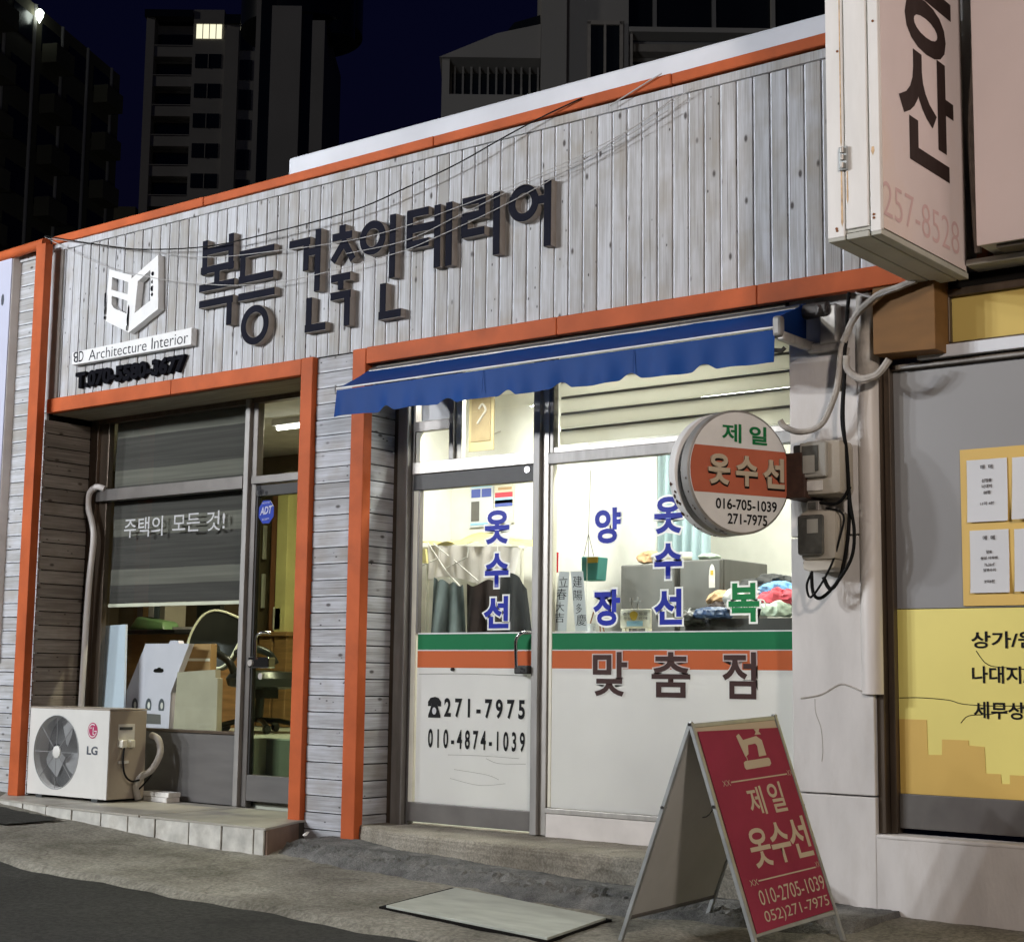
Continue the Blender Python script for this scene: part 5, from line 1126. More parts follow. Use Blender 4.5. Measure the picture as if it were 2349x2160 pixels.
# ------------------------------------------------------------------ wires across the sign
def wire(pts, y, r, m, label): cable('wire', pts, y, r, m, label, 'wire', 6, 6, 'wires strung across the plank fascia')
wire([(-10.28, 4.405), (-10.065, 4.344), (-9.525, 4.202), (-9.036, 4.089), (-8.354, 3.997), (-7.758, 3.983), (-6.935, 4.005), (-6.466, 4.075), (-6.066, 4.151), (-5.69, 4.254), (-5.405, 4.327), (-5.15, 4.38)], lambda u: -0.01-0.05*math.sin(u*math.pi), 0.0045, 'cable', 'black wire sagging across the fascia above the large Korean letters')
wire([(-10.27, 4.39), (-10.089, 4.305), (-9.54, 4.057), (-9.149, 3.932), (-8.755, 3.822), (-8.11, 3.691), (-7.596, 3.640), (-7.068, 3.645), (-6.717, 3.665), (-6.367, 3.70), (-5.6, 3.86), (-4.9, 4.08), (-4.5, 4.25)], lambda u: -0.015-0.02*math.sin(u*math.pi), 0.0028, 'wire_grey', 'lowest pale wire sagging over the emblem and letters')
wire([(-10.26, 4.38), (-9.276, 4.149), (-8.403, 3.937), (-7.616, 3.86), (-6.957, 3.822), (-6.495, 3.835), (-6.058, 3.884), (-5.747, 3.924), (-5.36, 3.99), (-4.872, 4.099), (-4.4, 4.27)], lambda u: -0.015-0.02*math.sin(u*math.pi), 0.0026, 'wire_grey', 'middle pale wire crossing the Korean letters')
wire([(-7.0, 3.74), (-6.473, 3.745), (-6.051, 3.831), (-5.559, 3.935), (-4.998, 4.03), (-4.55, 4.17)], lambda u: -0.03, 0.0026, 'wire_grey', 'short pale wire rising over the right end of the letters')
wire([(-4.95, 4.29), (-4.873, 4.314), (-4.709, 4.368), (-4.60, 4.40)], -0.015, 0.004, 'wire_grey', 'pale wire stub clipped across the top orange band at the right')
# ------------------------------------------------------------------ things inside the left shop
zf = 0.60
MB().box(-12.5, -8.275, 0.502, 2.598, 0.17, 0.60).build('raised_floor', 'floor_in', B); MB().box(-8.273, -7.372, 0.62, 2.598, 0.17, 0.60).build('raised_floor', 'floor_in', B)
MB().box(-8.272, -7.373, 0.612, 0.618, 0.345, 0.59).build('floor_riser', 'riser', B)
yb = 0.56
bl = thing('roller_blind', 'grey striped roller blind half lowered behind the left shop window', 'blind', (-9.2, 0.5, 1.54))
z = 1.565; k = 0
while z < 2.95:
    h_ = 0.135 if k % 2 == 0 else 0.12
    mm = MB(); mm.grid(lambda u, v: (-9.94+1.54*u, 0.505+0.004*math.sin(u*9+z*7), z+(h_+0.002)*v), 16, 2); mm.build('blind_band', 'blind_b' if k % 3 == 1 else 'blind_a', bl, smooth=True); z += h_; k += 1
MB().box(-9.95, -8.39, 0.495, 0.515, 1.535, 1.562).build('bottom_bar', 'ivory', bl, bevel=0.004)
def leanbox(name, m, pts, th, label, cat='box', bevel=0.002):
    mm = MB(); a, b, c, d = [V3(q) for q in pts]; n = (b-a).cross(d-a).normalized(); mm.prism([a, b, c, d], -n*th); return tag(mm.build(name, m, None, bevel=bevel), label, cat)
leanbox('white_board', 'board_blue', [(-10.07, 0.495, 0.64), (-9.70, 0.495, 0.64), (-9.755, 0.52, 1.405), (-10.09, 0.52, 1.395)], 0.018, 'pale blue rigid board leaning at the left inside the window', 'board')
# cardboard boxes leaning against the glass
t = thing('white_box', 'lavender white product box with a dark handle slot leaning inside the left window', 'box', (-9.5, 0.65, 0.64))
bx = MB()
poly = [(-9.83, 0.64), (-9.33, 0.62), (-9.335, 0.90), (-9.165, 1.262), (-9.28, 1.262), (-9.295, 1.285), (-9.38, 1.285), (-9.40, 1.262), (-9.665, 1.262), (-9.85, 0.905)]
bx.prism([(x_, 0.62+0.04*(z_-0.64), z_) for x_, z_ in poly], (0, 0.05, 0)); bx.build('carton', 'card_white', t)
def yl2(z_): return 0.62+0.04*(z_-0.64)-0.0015
sl = MB(); sl.add([(x_, yl2(z_), z_) for x_, z_ in ((-9.555, 1.058), (-9.535, 1.075), (-9.51, 1.075), (-9.50, 1.083), (-9.47, 1.083), (-9.465, 1.075), (-9.44, 1.075), (-9.43, 1.055), (-9.45, 1.045), (-9.535, 1.045))], [tuple(range(10))]); sl.build('handle_slot', 'backing', t)
lp = MB()
for x_ in (-9.74, -9.58, -9.43): lp.add([(x_+0.035*math.cos(a), yl2(0.80), 0.795+0.058*math.sin(a)) for a in [i*math.pi/8 for i in range(16)]], [tuple(range(16))])
lp.build('lamp_print', 'logo_grey', t)
lp = MB()
for x_ in (-9.735, -9.575, -9.425): lp.add([(x_+0.015*math.cos(a), yl2(0.80)-0.001, 0.80+0.025*math.sin(a)) for a in [i*math.pi/6 for i in range(12)]], [tuple(range(12))])
lp.build('lamp_print', 'white_cloth', t)
lp = MB(); lp.add([(x_, yl2(0.7), z_) for x_, z_ in ((-9.82, 0.65), (-9.42, 0.64), (-9.43, 0.735), (-9.82, 0.745))], [(0, 1, 2, 3)]); lp.build('dark_print', 'kick', t)
MB().prism([(-9.29, 0.63, 0.62), (-8.795, 0.61, 0.62), (-8.80, 0.61, 1.01), (-8.825, 0.61, 1.012), (-8.828, 0.61, 1.072), (-9.27, 0.63, 1.05)], (0, 0.05, 0)).build('cardboard_box', 'card_grey', None)
o = bpy.data.objects['cardboard_box']; tag(o, 'grey cardboard box leaning beside the white box inside the window', 'box')
MB().box(-9.36, -9.10, 0.80, 0.86, zf, 1.262).build('brown_box', 'card', None, bevel=0.003); o = bpy.data.objects['brown_box']; tag(o, 'tall brown carton with tape standing behind the grey cardboard box', 'box')
m_ = MB(); m_.box(-9.355, -9.105, 0.797, 0.80, 1.135, 1.155); tape = m_.build('tape', 'ivory', o)
# desk with the green box
t = thing('desk', 'dark topped wooden desk inside the left shop behind the boxes', 'desk', (-10.6, 1.4, zf))
MB().prism([(-11.6, 1.20, 1.355), (-9.95, 1.16, 1.355), (-9.80, 1.25, 1.355), (-9.78, 1.9, 1.355), (-11.6, 1.9, 1.355)], (0, 0, 0.035)).build('top', 'steel_dark', t, bevel=0.008)
MB().box(-11.5, -9.95, 1.28, 1.31, zf, 1.354).build('front_panel', 'wood', t); MB().box(-9.98, -9.94, 1.31, 1.85, zf, 1.354).build('side_panel', 'wood', t)
t = thing('tissue_box', 'green plastic box sitting on the desk inside the left shop', 'box', (-10.45, 1.35, 1.39))
m_ = MB(); m_.hexa([(-10.66, 1.25, 1.391), (-10.20, 1.25, 1.391), (-10.20, 1.45, 1.391), (-10.66, 1.45, 1.391), (-10.58, 1.28, 1.505), (-10.24, 1.27, 1.46), (-10.24, 1.43, 1.46), (-10.58, 1.43, 1.505)]); m_.build('body', 'green_plastic', t, bevel=0.02, smooth=True)
m_ = MB(); m_.add([(-10.54, 1.31, 1.5035), (-10.42, 1.31, 1.488), (-10.42, 1.40, 1.488), (-10.54, 1.40, 1.5035)], [(0, 1, 2, 3)]); m_.build('opening', 'backing', t)
MB().hexa([(-10.05, 1.22, 1.392), (-9.82, 1.26, 1.392), (-9.82, 1.42, 1.392), (-10.05, 1.42, 1.392), (-10.05, 1.22, 1.41), (-9.82, 1.26, 1.41), (-9.82, 1.42, 1.41), (-10.05, 1.42, 1.41)]).build('paper_pad', 'white_cloth', None); tag(bpy.data.objects['paper_pad'], 'white paper pad on the right end of the desk', 'paper')
# office chair
t = thing('office_chair', 'black leather office chair with pale edge piping inside the left shop', 'chair', (-9.2, 1.3, zf))
c0 = V3((-9.50, 1.20, 1.315)); e1 = V3((0.86, 0.22, -0.30)).normalized(); e2 = V3((-0.02, 0.30, 0.95)); e2 = (e2-e1*e2.dot(e1)).normalized(); e3 = e1.cross(e2)
def back(u, v):
    a = 2*math.pi*u; r_ = v
    sq = 1.0/((abs(math.cos(a))**3+abs(math.sin(a))**3)**(1/3))
    return c0+e1*0.215*r_*sq*math.cos(a)+e2*0.22*r_*sq*math.sin(a)+e3*(0.05*r_*r_*math.cos(a)**2-0.03)
for sgn, nm in ((1, 'backrest'),):
    m_ = MB(); m_.grid(back, 40, 8); vv_ = [back(u/40, 1)-e3*0.06 for u in range(41)]
    m_.grid(lambda u, v: back(u, 1)*(1-v)+(back(u, 1)-e3*0.07)*v, 40, 2); m_.build(nm, 'leather', t, smooth=True)
m_ = MB(); m_.tube([back(u/40, 1.01) for u in range(40)], 0.010, 6, closed=True); m_.build('piping', 'piping', t, smooth=True)
m_ = MB(); m_.lathe((-9.03, 1.28, 0.93), (0, 0, 1), [(0, 0.16), (0.02, 0.27), (0.08, 0.29), (0.13, 0.25), (0.145, 0.0)], 32); m_.build('seat', 'leather', t, smooth=True)
m_ = MB(); m_.tube(smoothline([(-9.05, 1.0, 1.20), (-8.90, 1.02, 1.235), (-8.78, 1.08, 1.20), (-8.73, 1.12, 1.12)], 6), lambda u: 0.022+0.006*math.sin(u*math.pi), 10); m_.tube(smoothline([(-9.33, 1.05, 1.24), (-9.28, 1.02, 1.20), (-9.15, 1.02, 1.14), (-9.12, 1.06, 1.05)], 6), 0.03, 10); m_.build('armrest', 'leather', t, smooth=True)
m_ = MB(); m_.cyl((-9.08, 1.28, 0.68), (-9.06, 1.28, 0.93), 0.035, k=14); m_.box(-9.2, -8.95, 1.2, 1.36, 0.86, 0.93); m_.build('column', 'leather', t, smooth=True)
m_ = MB(); cs_ = MB()
for k in range(5):
    a = 2*math.pi*k/5-0.55; m_.tube([(-9.08, 1.28, 0.70), (-9.08+0.17*math.cos(a), 1.28+0.17*math.sin(a), 0.69), (-9.08+0.33*math.cos(a), 1.28+0.33*math.sin(a), 0.655)], 0.02, 8)
    cs_.cyl((-9.08+0.33*math.cos(a)-0.015, 1.28+0.33*math.sin(a), 0.633), (-9.08+0.33*math.cos(a)+0.015, 1.28+0.33*math.sin(a), 0.633), 0.032, k=12)
m_.build('star_base', 'leather', t, smooth=True); cs_.build('castor', 'leather', t)
MB().box(-9.96, -9.83, 2.25, 2.58, 1.30, 2.62).build('yellow_screen', 'yellow_trim', None, bevel=0.004); tag(bpy.data.objects['yellow_screen'], 'tall bright yellow screen seen at the right through the left shop glass door', 'screen')
MB().box(-10.06, -9.965, 2.28, 2.58, zf, 2.7).build('dark_post', 'easel_wood', None, bevel=0.004); tag(bpy.data.objects['dark_post'], 'dark brown post left of the yellow screen inside the left shop', 'post')
t = thing('inner_door', 'olive brown inner door with vertical pulls behind the left shop glass door', 'door', (-10.5, 2.5, zf))
MB().box(-11.0, -10.075, 2.50, 2.55, zf, 2.6).build('leaf', 'wall_brown', t, bevel=0.006)
for z_ in (1.62, 2.05): MB().box(-10.36, -10.345, 2.46, 2.50, z_, z_+0.30).build('pull', 'ivory', t, bevel=0.003)
t = thing('wooden_cabinet', 'orange wooden cabinet behind the office chair', 'cabinet', (-10.2, 2.3, zf))
for a_, b_2 in ((-10.95, -10.53), (-10.50, -10.38), (-10.35, -10.12), (-10.09, -9.93), (-9.90, -9.75)): MB().box(a_, b_2, 2.20, 2.45, zf+0.005, 1.36).build('panel', 'wood', t, bevel=0.006)
MB().box(-10.97, -9.73, 2.18, 2.46, 1.362, 1.40).build('top', 'wood', t, bevel=0.006)
MB().box(-9.99, -9.87, 2.25, 2.38, 1.402, 1.62).build('paper_roll', 'ivory', None, bevel=0.02); tag(bpy.data.objects['paper_roll'], 'cream upright carton standing on the orange cabinet', 'carton')
MB().box(-8.265, -7.38, 0.49, 0.61, 0.16, 0.335).build('inner_step', 'tile_top', None, bevel=0.004); tag(bpy.data.objects['inner_step'], 'greenish tiled inner step behind the left shop glass door', 'step')
m_ = MB(); m_.cyl((-10.9, 2.59, 2.0), (-10.9, 2.59, 1.2), 0.01); 
lamp_l = thing('office_lamp', 'white tube lamp on the ceiling of the left shop', 'lamp', (-8.5, 1.2, 2.97))
MB().box(-8.9, -8.1, 1.15, 1.25, 2.94, 2.984).build('housing', 'white_paint', lamp_l)
MB().cyl((-8.88, 1.2, 2.925), (-8.12, 1.2, 2.925), 0.016, k=10).build('tube', 'tube', lamp_l)
ld = bpy.data.lights.new('office_light', 'AREA'); ld.shape = 'RECTANGLE'; ld.size = 0.8; ld.size_y = 0.08; ld.energy = 60; ld.color = (1.0, 0.90, 0.66)
lo = bpy.data.objects.new('office_light', ld); C.objects.link(lo); lo.parent = lamp_l; lo.location = (0, 0, -0.07)

# ------------------------------------------------------------------ things inside the right shop
zr = 0.13
def cloth(name, m, x0, x1, y, ztop, zbot, label, folds=5, amp=0.025, cat='clothing', flare=0.0, topf=None, kind=None):
    mm = MB(); ph = random.uniform(0, 6)
    def f(u, v):
        zt = ztop if topf is None else topf(u)
        x = x0+(x1-x0)*u+flare*(u-0.5)*v; z = zt+(zbot-zt)*v
        return (x, y+amp*(0.3+v)*math.sin(u*folds*2*math.pi+ph+v*0.8)+0.35*amp*math.sin(u*folds*5.3+v*3), z)
    mm.grid(f, 60, 20); return tag(mm.build(name, m, None, smooth=True), label, cat)
cloth('trousers', 'grey_cloth', -6.84, -6.575, 0.70, 1.66, 0.75, 'blue grey trousers hanging behind the tailor shop door at the left', 2.5, 0.045, flare=0.22, topf=lambda u: 1.69-0.05*u-0.02*math.sin(u*9)**2)
cloth('trousers', 'maroon_cloth', -6.58, -6.30, 0.73, 1.64, 0.75, 'dark maroon trousers hanging between the grey trousers and black jacket', 2, 0.04, flare=0.06, topf=lambda u: 1.645-0.02*math.sin(u*7))
t = cloth('jacket', 'black_cloth', -6.36, -6.10, 0.76, 1.70, 0.75, 'black jacket with white specks hanging at the right of the trousers', 2.5, 0.05, flare=0.30, topf=lambda u: 1.58+0.125*math.sin(math.pi*min(1, u*0.85+0.12))**0.8)
# cover draped over the rack
t = thing('garment_rack', 'garment rack under a mustard cloth and milky plastic behind the door glass', 'rack', (-6.65, 0.9, zr))
m_ = MB(); m_.grid(lambda u, v: (-7.10+0.86*u, 0.80+0.35*v, 1.895+0.04*(1-u)+0.09*math.sin(math.pi*(u*0.9+0.05))*v+0.02*math.sin(u*9+v*5)*v+0.012*math.sin(u*23)*(1-v)), 40, 14); m_.build('cover_cloth', 'yellow_cloth', t, smooth=True)
m_ = MB(); m_.grid(lambda u, v: (-6.97+0.77*u+0.02*v*math.sin(u*5), 0.795+0.02*math.sin(u*14+v*2)+0.012*math.sin(u*37)-0.01*v, 1.915-0.045*u-(0.23-0.02*math.sin(u*7))*v), 60, 12); m_.build('plastic_cover', 'plastic_sheet', t, smooth=True)
m_ = MB()
for q in ([(-6.95, 0.77, 1.93), (-6.78, 0.77, 1.73), (-6.66, 0.77, 1.63)], [(-6.90, 0.77, 1.92), (-6.68, 0.77, 1.78), (-6.45, 0.77, 1.62)], [(-7.05, 0.77, 1.76), (-6.85, 0.77, 1.82), (-6.845, 0.77, 1.90)], [(-6.78, 0.765, 1.75), (-6.60, 0.765, 1.82), (-6.59, 0.765, 1.89)], [(-6.38, 0.765, 1.72), (-6.34, 0.765, 1.78), (-6.35, 0.765, 1.88)]): m_.tube(q, 0.004, 6)
m_.build('hanger_wire', 'white_cloth', t)
m_ = MB(); m_.cyl((-7.1, 0.86, 1.90), (-6.2, 0.86, 1.87), 0.012); m_.cyl((-7.02, 0.86, zr), (-7.02, 0.86, 1.9), 0.012); m_.cyl((-6.22, 0.86, zr), (-6.22, 0.86, 1.87), 0.012); m_.build('rail', 'ivory', t)
m_ = MB(); m_.prism([(-6.965, 0.74, 1.885), (-6.945, 0.74, 1.885), (-6.93, 0.74, 1.79), (-6.975, 0.74, 1.79)], (0, 0.02, 0)); tag(m_.build('yellow_tag', 'yellow_trim', None), 'yellow tag hanging at the left end of the covered rack', 'tag')
# posters on the partition
def poster(label, x0, x1, z0, z1, blocks, m='paper'):
    t_ = thing('poster', label, 'poster', ((x0+x1)/2, 1.3, (z0+z1)/2)); MB().box(x0, x1, 1.288, 1.299, z0, z1).build('sheet', m, t_)
    for mm, a, b, c, d in blocks: MB().box(x0+(x1-x0)*a, x0+(x1-x0)*b, 1.286, 1.288, z0+(z1-z0)*c, z0+(z1-z0)*d).build('print_block', mm, t_)
poster('pale blue poster with dark photo blocks on the wall behind the door', -7.02, -6.81, 2.075, 2.42, [('sky_paper', 0.08, 0.94, 0.80, 0.95), ('navy_paper', 0.08, 0.46, 0.60, 0.77), ('navy_paper', 0.52, 0.92, 0.60, 0.77), ('kick', 0.08, 0.42, 0.12, 0.52), ('sky_paper', 0.06, 0.9, 0.04, 0.08)])
poster('red and blue printed flyer on the wall right of the pale poster', -6.80, -6.63, 2.09, 2.38, [('red_cloth', 0.05, 0.95, 0.62, 0.74), ('navy_paper', 0.05, 0.95, 0.40, 0.56), ('sky_paper', 0.05, 0.95, 0.48, 0.62), ('orange_cloth', 0.2, 0.9, 0.80, 0.86), ('ink_grey', 0.05, 0.3, 0.22, 0.32)], 'ivory')
t = thing('wall_picture', 'tan hanging picture with a sand border behind the transom pane', 'picture', (-6.68, 1.0, 2.7))
MB().box(-6.79, -6.575, 0.99, 1.0, 2.555, 2.985).build('border', 'pic_border', t); MB().box(-6.765, -6.60, 0.985, 0.9895, 2.62, 2.92).build('sheet', 'pic_tan', t)
m_ = MB(); m_.tube(smoothline([(-6.70, 0.983, 2.84), (-6.67, 0.983, 2.87), (-6.64, 0.983, 2.83), (-6.67, 0.983, 2.79), (-6.71, 0.983, 2.74)], 5), 0.008, 6); m_.build('figure_sketch', 'conduit', t)
m_ = MB(); m_.tube(smoothline([(-7.0, 1.285, 2.63), (-6.9, 1.285, 2.64), (-6.82, 1.285, 2.71), (-6.75, 1.285, 2.73)], 5), 0.004, 6); tag(m_.build('wire', 'conduit', None), 'thin wire running along the wall behind the transom pane', 'wire')
# fridges
def fridge(label, x0, x1, y0, z1):
    t_ = thing('fridge', label, 'fridge', ((x0+x1)/2, y0+0.3, zr), 'grey fridges in the tailor shop'); MB().box(x0, x1, y0+0.04, y0+0.60, zr+0.03, z1).build('cabinet', 'fridge', t_, bevel=0.008)
    MB().box(x0+0.004, x1-0.004, y0, y0+0.038, zr+0.06, zr+1.0).build('door', 'fridge', t_, bevel=0.01); MB().box(x0+0.004, x1-0.004, y0, y0+0.038, zr+1.01, z1-0.004).build('door', 'fridge', t_, bevel=0.01); return t_
fr1 = fridge('grey fridge with a white oval energy label at the right in the tailor shop', -5.41, -5.10, 1.46, 1.805)
MB().prism([(-5.165+0.022*math.cos(a), 1.458, 1.70+0.07*math.sin(a)*1.0) for a in [i*math.pi/8 for i in range(16)]], (0, 0.001, 0)).build('energy_label', 'white_cloth', fr1)
MB().box(-5.187, -5.143, 1.4565, 1.4575, 1.62, 1.70).build('energy_label', 'white_cloth', fr1); MB().box(-5.175, -5.155, 1.4555, 1.4565, 1.70, 1.73).build('energy_label', 'mustard', fr1)
fridge('plain grey fridge standing left of the fridge with the label', -5.88, -5.45, 1.48, 1.79)
MB().box(-5.445, -5.415, 1.55, 1.75, zr, 1.78).build('cream_panel', 'ivory', None); tag(bpy.data.objects['cream_panel'], 'cream strip panel in the gap between the two fridges', 'panel')
m_ = MB(); m_.cyl((-5.55, 1.5, 1.835), (-5.40, 1.6, 1.835), 0.028, k=16); tag(m_.build('fabric_roll', 'ivory', None), 'cream roll lying on top of the labelled fridge', 'roll')
from mathutils import noise as mnoise
def blob(name, m, c, s_, label, cat='cloth', seed=0):
    mm = MB(); sd = V3((seed*3.7, seed*1.9, seed*5.3))
    def f(u, v):
        a = 2*math.pi*u; d_ = V3((math.sin(math.pi*v)*math.cos(a), math.sin(math.pi*v)*math.sin(a), math.cos(math.pi*v)))
        p_ = V3((d_.x*s_[0], d_.y*s_[1], d_.z*s_[2]))
        q = p_*11+sd; fold = 1-abs(mnoise.noise(q)*2); fold2 = 1-abs(mnoise.noise(q*2.7)*2)
        k = 0.80+0.30*fold+0.14*fold2
        return V3(c)+V3((p_.x*k, p_.y*k, max(p_.z, -0.5*s_[2])*k))
    mm.grid(f, 56, 28); return tag(mm.build(name, m, None, smooth=True), label, cat)
blob('folded_cloth', 'orange_cloth', (-5.72, 1.6, 1.83), (0.07, 0.1, 0.05), 'peach folded cloth on top of the left fridge', seed=1); blob('folded_cloth', 'white_cloth', (-5.58, 1.6, 1.825), (0.10, 0.1, 0.045), 'white folded cloth on top of the left fridge', seed=2); blob('folded_cloth', 'green_cloth', (-5.27, 1.6, 1.825), (0.06, 0.08, 0.025), 'pale green cloth on top of the labelled fridge', seed=3)
# clothes heap on the work table
MB().box(-5.08, -4.2, 1.0, 1.6, zr, 1.405).build('work_table', 'steel_dark', None); tag(bpy.data.objects['work_table'], 'dark work table under the clothes pile at the right window edge', 'table')
heap = [('black_cloth', (-4.72, 1.45, 1.62), (0.20, 0.15, 0.065), 'dark grey bolster on top of the clothes pile'), ('blue_cloth', (-4.58, 1.30, 1.57), (0.14, 0.12, 0.06), 'bright blue garment on the clothes pile'), ('red_cloth', (-4.55, 1.2, 1.525), (0.12, 0.12, 0.06), 'red garment on the clothes pile'), ('white_cloth', (-4.80, 1.25, 1.53), (0.14, 0.12, 0.07), 'white shirts heaped beside the red garment'), ('green_cloth', (-4.52, 1.1, 1.45), (0.08, 0.10, 0.06), 'pale green garment at the right end of the pile'), ('orange_cloth', (-5.04, 1.35, 1.54), (0.07, 0.10, 0.05), 'orange garment right of the labelled fridge'), ('maroon_cloth', (-5.0, 1.3, 1.47), (0.09, 0.12, 0.05), 'brown garment under the orange one'), ('navy_cloth', (-4.86, 0.95, 1.43), (0.11, 0.10, 0.04), 'shiny navy folded garment in front near the window'), ('grey_cloth', (-4.70, 1.1, 1.47), (0.10, 0.1, 0.06), 'blue grey garment low in the clothes pile')]
for k, (m, c, s_, lb) in enumerate(heap): blob('garment', m, c, s_, lb, 'clothing', k*1.7)
m_ = MB()
for k in range(7): x_ = -4.80+0.035*k; m_.tube(smoothline([(x_, 1.0, 1.43), (x_+0.01, 1.0, 1.50), (x_+0.05, 1.0, 1.505), (x_+0.06, 1.0, 1.44)], 4), 0.004, 5)
tag(m_.build('clothes_hangers', 'white_cloth', None), 'row of white wire hangers in front of the clothes pile', 'hangers')
blob('cushion', 'leather', (-5.02, 0.95, 1.40), (0.10, 0.08, 0.06), 'dark rounded chair top behind the blue lettering', 'chair', 4)
# window sill items
sl = MB(); sl.box(-5.56, -3.9, 0.36, 0.50, 1.285, 1.312); tag(sl.build('inner_shelf', 'ivory', None), 'cream inner shelf behind the green stripe of the big window', 'shelf')
def strip(label, p, chars):
    t_ = thing('paper_strip', label, 'paper strip', tuple(p[0]), 'calligraphy strips inside the window'); a, b, c, d = [V3(q) for q in p]
    MB().prism([a, b, c, d], (0, 0.002, 0)).build('sheet', 'paper', t_)
    for ch_, x0, x1, z0, z1 in chars: ftext('lettering', ch_, 'black_ink', t_, x0, x1, z0, z1, a.y, bold=-0.005, off=0.0012)
ys2 = 0.338
strip('white calligraphy strip at the left beside the window stile', [(-5.575, ys2, 1.318), (-5.484, ys2, 1.318), (-5.466, ys2, 1.664), (-5.540, ys2, 1.669)], [('立', -5.540, -5.475, 1.575, 1.635), ('春', -5.553, -5.484, 1.501, 1.566), ('大', -5.562, -5.500, 1.433, 1.486), ('吉', -5.566, -5.499, 1.368, 1.424)])
strip('white calligraphy strip at the right nearer the blue letters', [(-5.419, ys2, 1.318), (-5.332, ys2, 1.318), (-5.368, ys2, 1.664), (-5.457, ys2, 1.667)], [('建', -5.438, -5.374, 1.571, 1.637), ('陽', -5.433, -5.371, 1.495, 1.553), ('多', -5.415, -5.373, 1.418, 1.477), ('慶', -5.410, -5.342, 1.348, 1.413)])
t = thing('plaque', 'small cream plaque with a mustard patch on the shelf inside the window', 'plaque', (-5.07, 0.45, 1.33))
MB().box(-5.176, -4.968, 0.445, 0.46, 1.334, 1.443).build('plate', 'ivory', t, bevel=0.004); MB().box(-5.13, -5.02, 0.443, 0.4445, 1.345, 1.375).build('print_block', 'sky_paper', t)
MB().prism([(-5.082+0.027*math.cos(a)*(1+0.15*math.sin(3*a)), 0.4425, 1.405+0.027*math.sin(a)) for a in [i*math.pi/8 for i in range(16)]], (0, 0.0015, 0)).build('mustard_patch', 'mustard', t)
ftext('lettering', '축복의 통로', 'ink_grey', t, -5.16, -4.985, 1.405, 1.425, 0.4448, bold=0.0); ftext('lettering', '주님의 은혜', 'ink_grey', t, -5.155, -4.99, 1.382, 1.398, 0.4446, bold=0.0)
m_ = MB(); m_.box(-5.16, -5.14, 0.44, 0.48, 1.313, 1.334); m_.box(-5.0, -4.98, 0.44, 0.48, 1.313, 1.334); m_.build('foot', 'ivory', t)
m_ = MB(); m_.box(-5.079, -5.070, 0.47, 0.476, 1.313, 1.516); m_.box(-5.098, -5.052, 0.4695, 0.4765, 1.486, 1.494); tag(m_.build('cross', 'alu_light', None), 'thin pale standing cross behind the plaque', 'cross')
m_ = MB(); m_.cyl((-5.115, 0.47, 1.313), (-5.115, 0.47, 1.50), 0.005, k=8); m_.cyl((-5.115, 0.47, 1.49), (-5.115, 0.47, 1.51), 0.010, k=8); tag(m_.build('pin_stand', 'alu_light', None), 'short pale pin stand left of the cross', 'ornament')
t = thing('mini_easel', 'small brown easel holding a white card inside the window', 'easel', (-5.34, 0.5, 1.313))
m_ = MB()
for q in ([(-5.345, 0.44, 1.475), (-5.375, 0.43, 1.37), (-5.39, 0.43, 1.313)], [(-5.325, 0.44, 1.475), (-5.305, 0.43, 1.313)], [(-5.335, 0.44, 1.475), (-5.34, 0.52, 1.313)]): m_.tube(q, 0.004, 6)
m_.build('leg', 'easel_wood', t); MB().box(-5.40, -5.335, 0.42, 0.424, 1.314, 1.362).build('card', 'paper', t)
t = thing('hanging_bag', 'teal box bag with mustard band hanging on thin cords in the window', 'bag', (-5.47, 0.6, 1.62))
m_ = MB(); m_.hexa([(-5.535, 0.56, 1.625), (-5.425, 0.56, 1.625), (-5.425, 0.66, 1.625), (-5.535, 0.66, 1.625), (-5.54, 0.56, 1.77), (-5.41, 0.56, 1.765), (-5.41, 0.66, 1.765), (-5.54, 0.66, 1.77)]); m_.build('body', 'teal_bag', t, bevel=0.006)
MB().box(-5.49, -5.416, 0.556, 0.5595, 1.73, 1.765).build('band', 'mustard', t); MB().box(-5.497, -5.490, 0.555, 0.5595, 1.625, 1.77).build('edge', 'green_cloth', t)
m_ = MB()
for x_ in (-5.535, -5.50, -5.46): m_.tube([(-5.515, 0.60, 1.91), (x_, 0.58, 1.77)], 0.002, 5)
m_.tube([(-5.515, 0.60, 1.91), (-5.515, 0.62, 2.3)], 0.002, 5); m_.build('cord', 'ink_grey', t)
m_ = MB(); m_.prism([(-5.655, 0.42, 1.66), (-5.615, 0.42, 1.67), (-5.612, 0.42, 1.79), (-5.65, 0.42, 1.79)], (0, 0.01, 0)); tag(m_.build('red_banner', 'red_tube', None), 'narrow red hanging banner beside the window stile', 'banner')
t = thing('wall_fan', 'round white wall fan high up behind the window glass', 'fan', (-5.45, 1.86, 2.35))
m_ = MB()
for r_ in (0.06, 0.11, 0.155, 0.19): m_.tube([(-5.30+r_*math.cos(a), 1.80, 2.44+r_*math.sin(a)) for a in [i*math.pi/16 for i in range(32)]], 0.004, 5, closed=True)
for k in range(10): a = math.pi*k/5; m_.tube([(-5.30, 1.79, 2.44), (-5.30+0.19*math.cos(a), 1.80, 2.44+0.19*math.sin(a))], 0.002, 4)
m_.build('guard', 'ink_grey', t)
bfan = MB()
for k in range(3):
    a = 2*math.pi*k/3+0.4; bfan.add([(-5.30, 1.83, 2.44), (-5.30+0.16*math.cos(a-0.35), 1.82, 2.44+0.16*math.sin(a-0.35)), (-5.30+0.17*math.cos(a+0.1), 1.835, 2.44+0.17*math.sin(a+0.1)), (-5.30+0.12*math.cos(a+0.5), 1.85, 2.44+0.12*math.sin(a+0.5))], [(0, 1, 2, 3)])
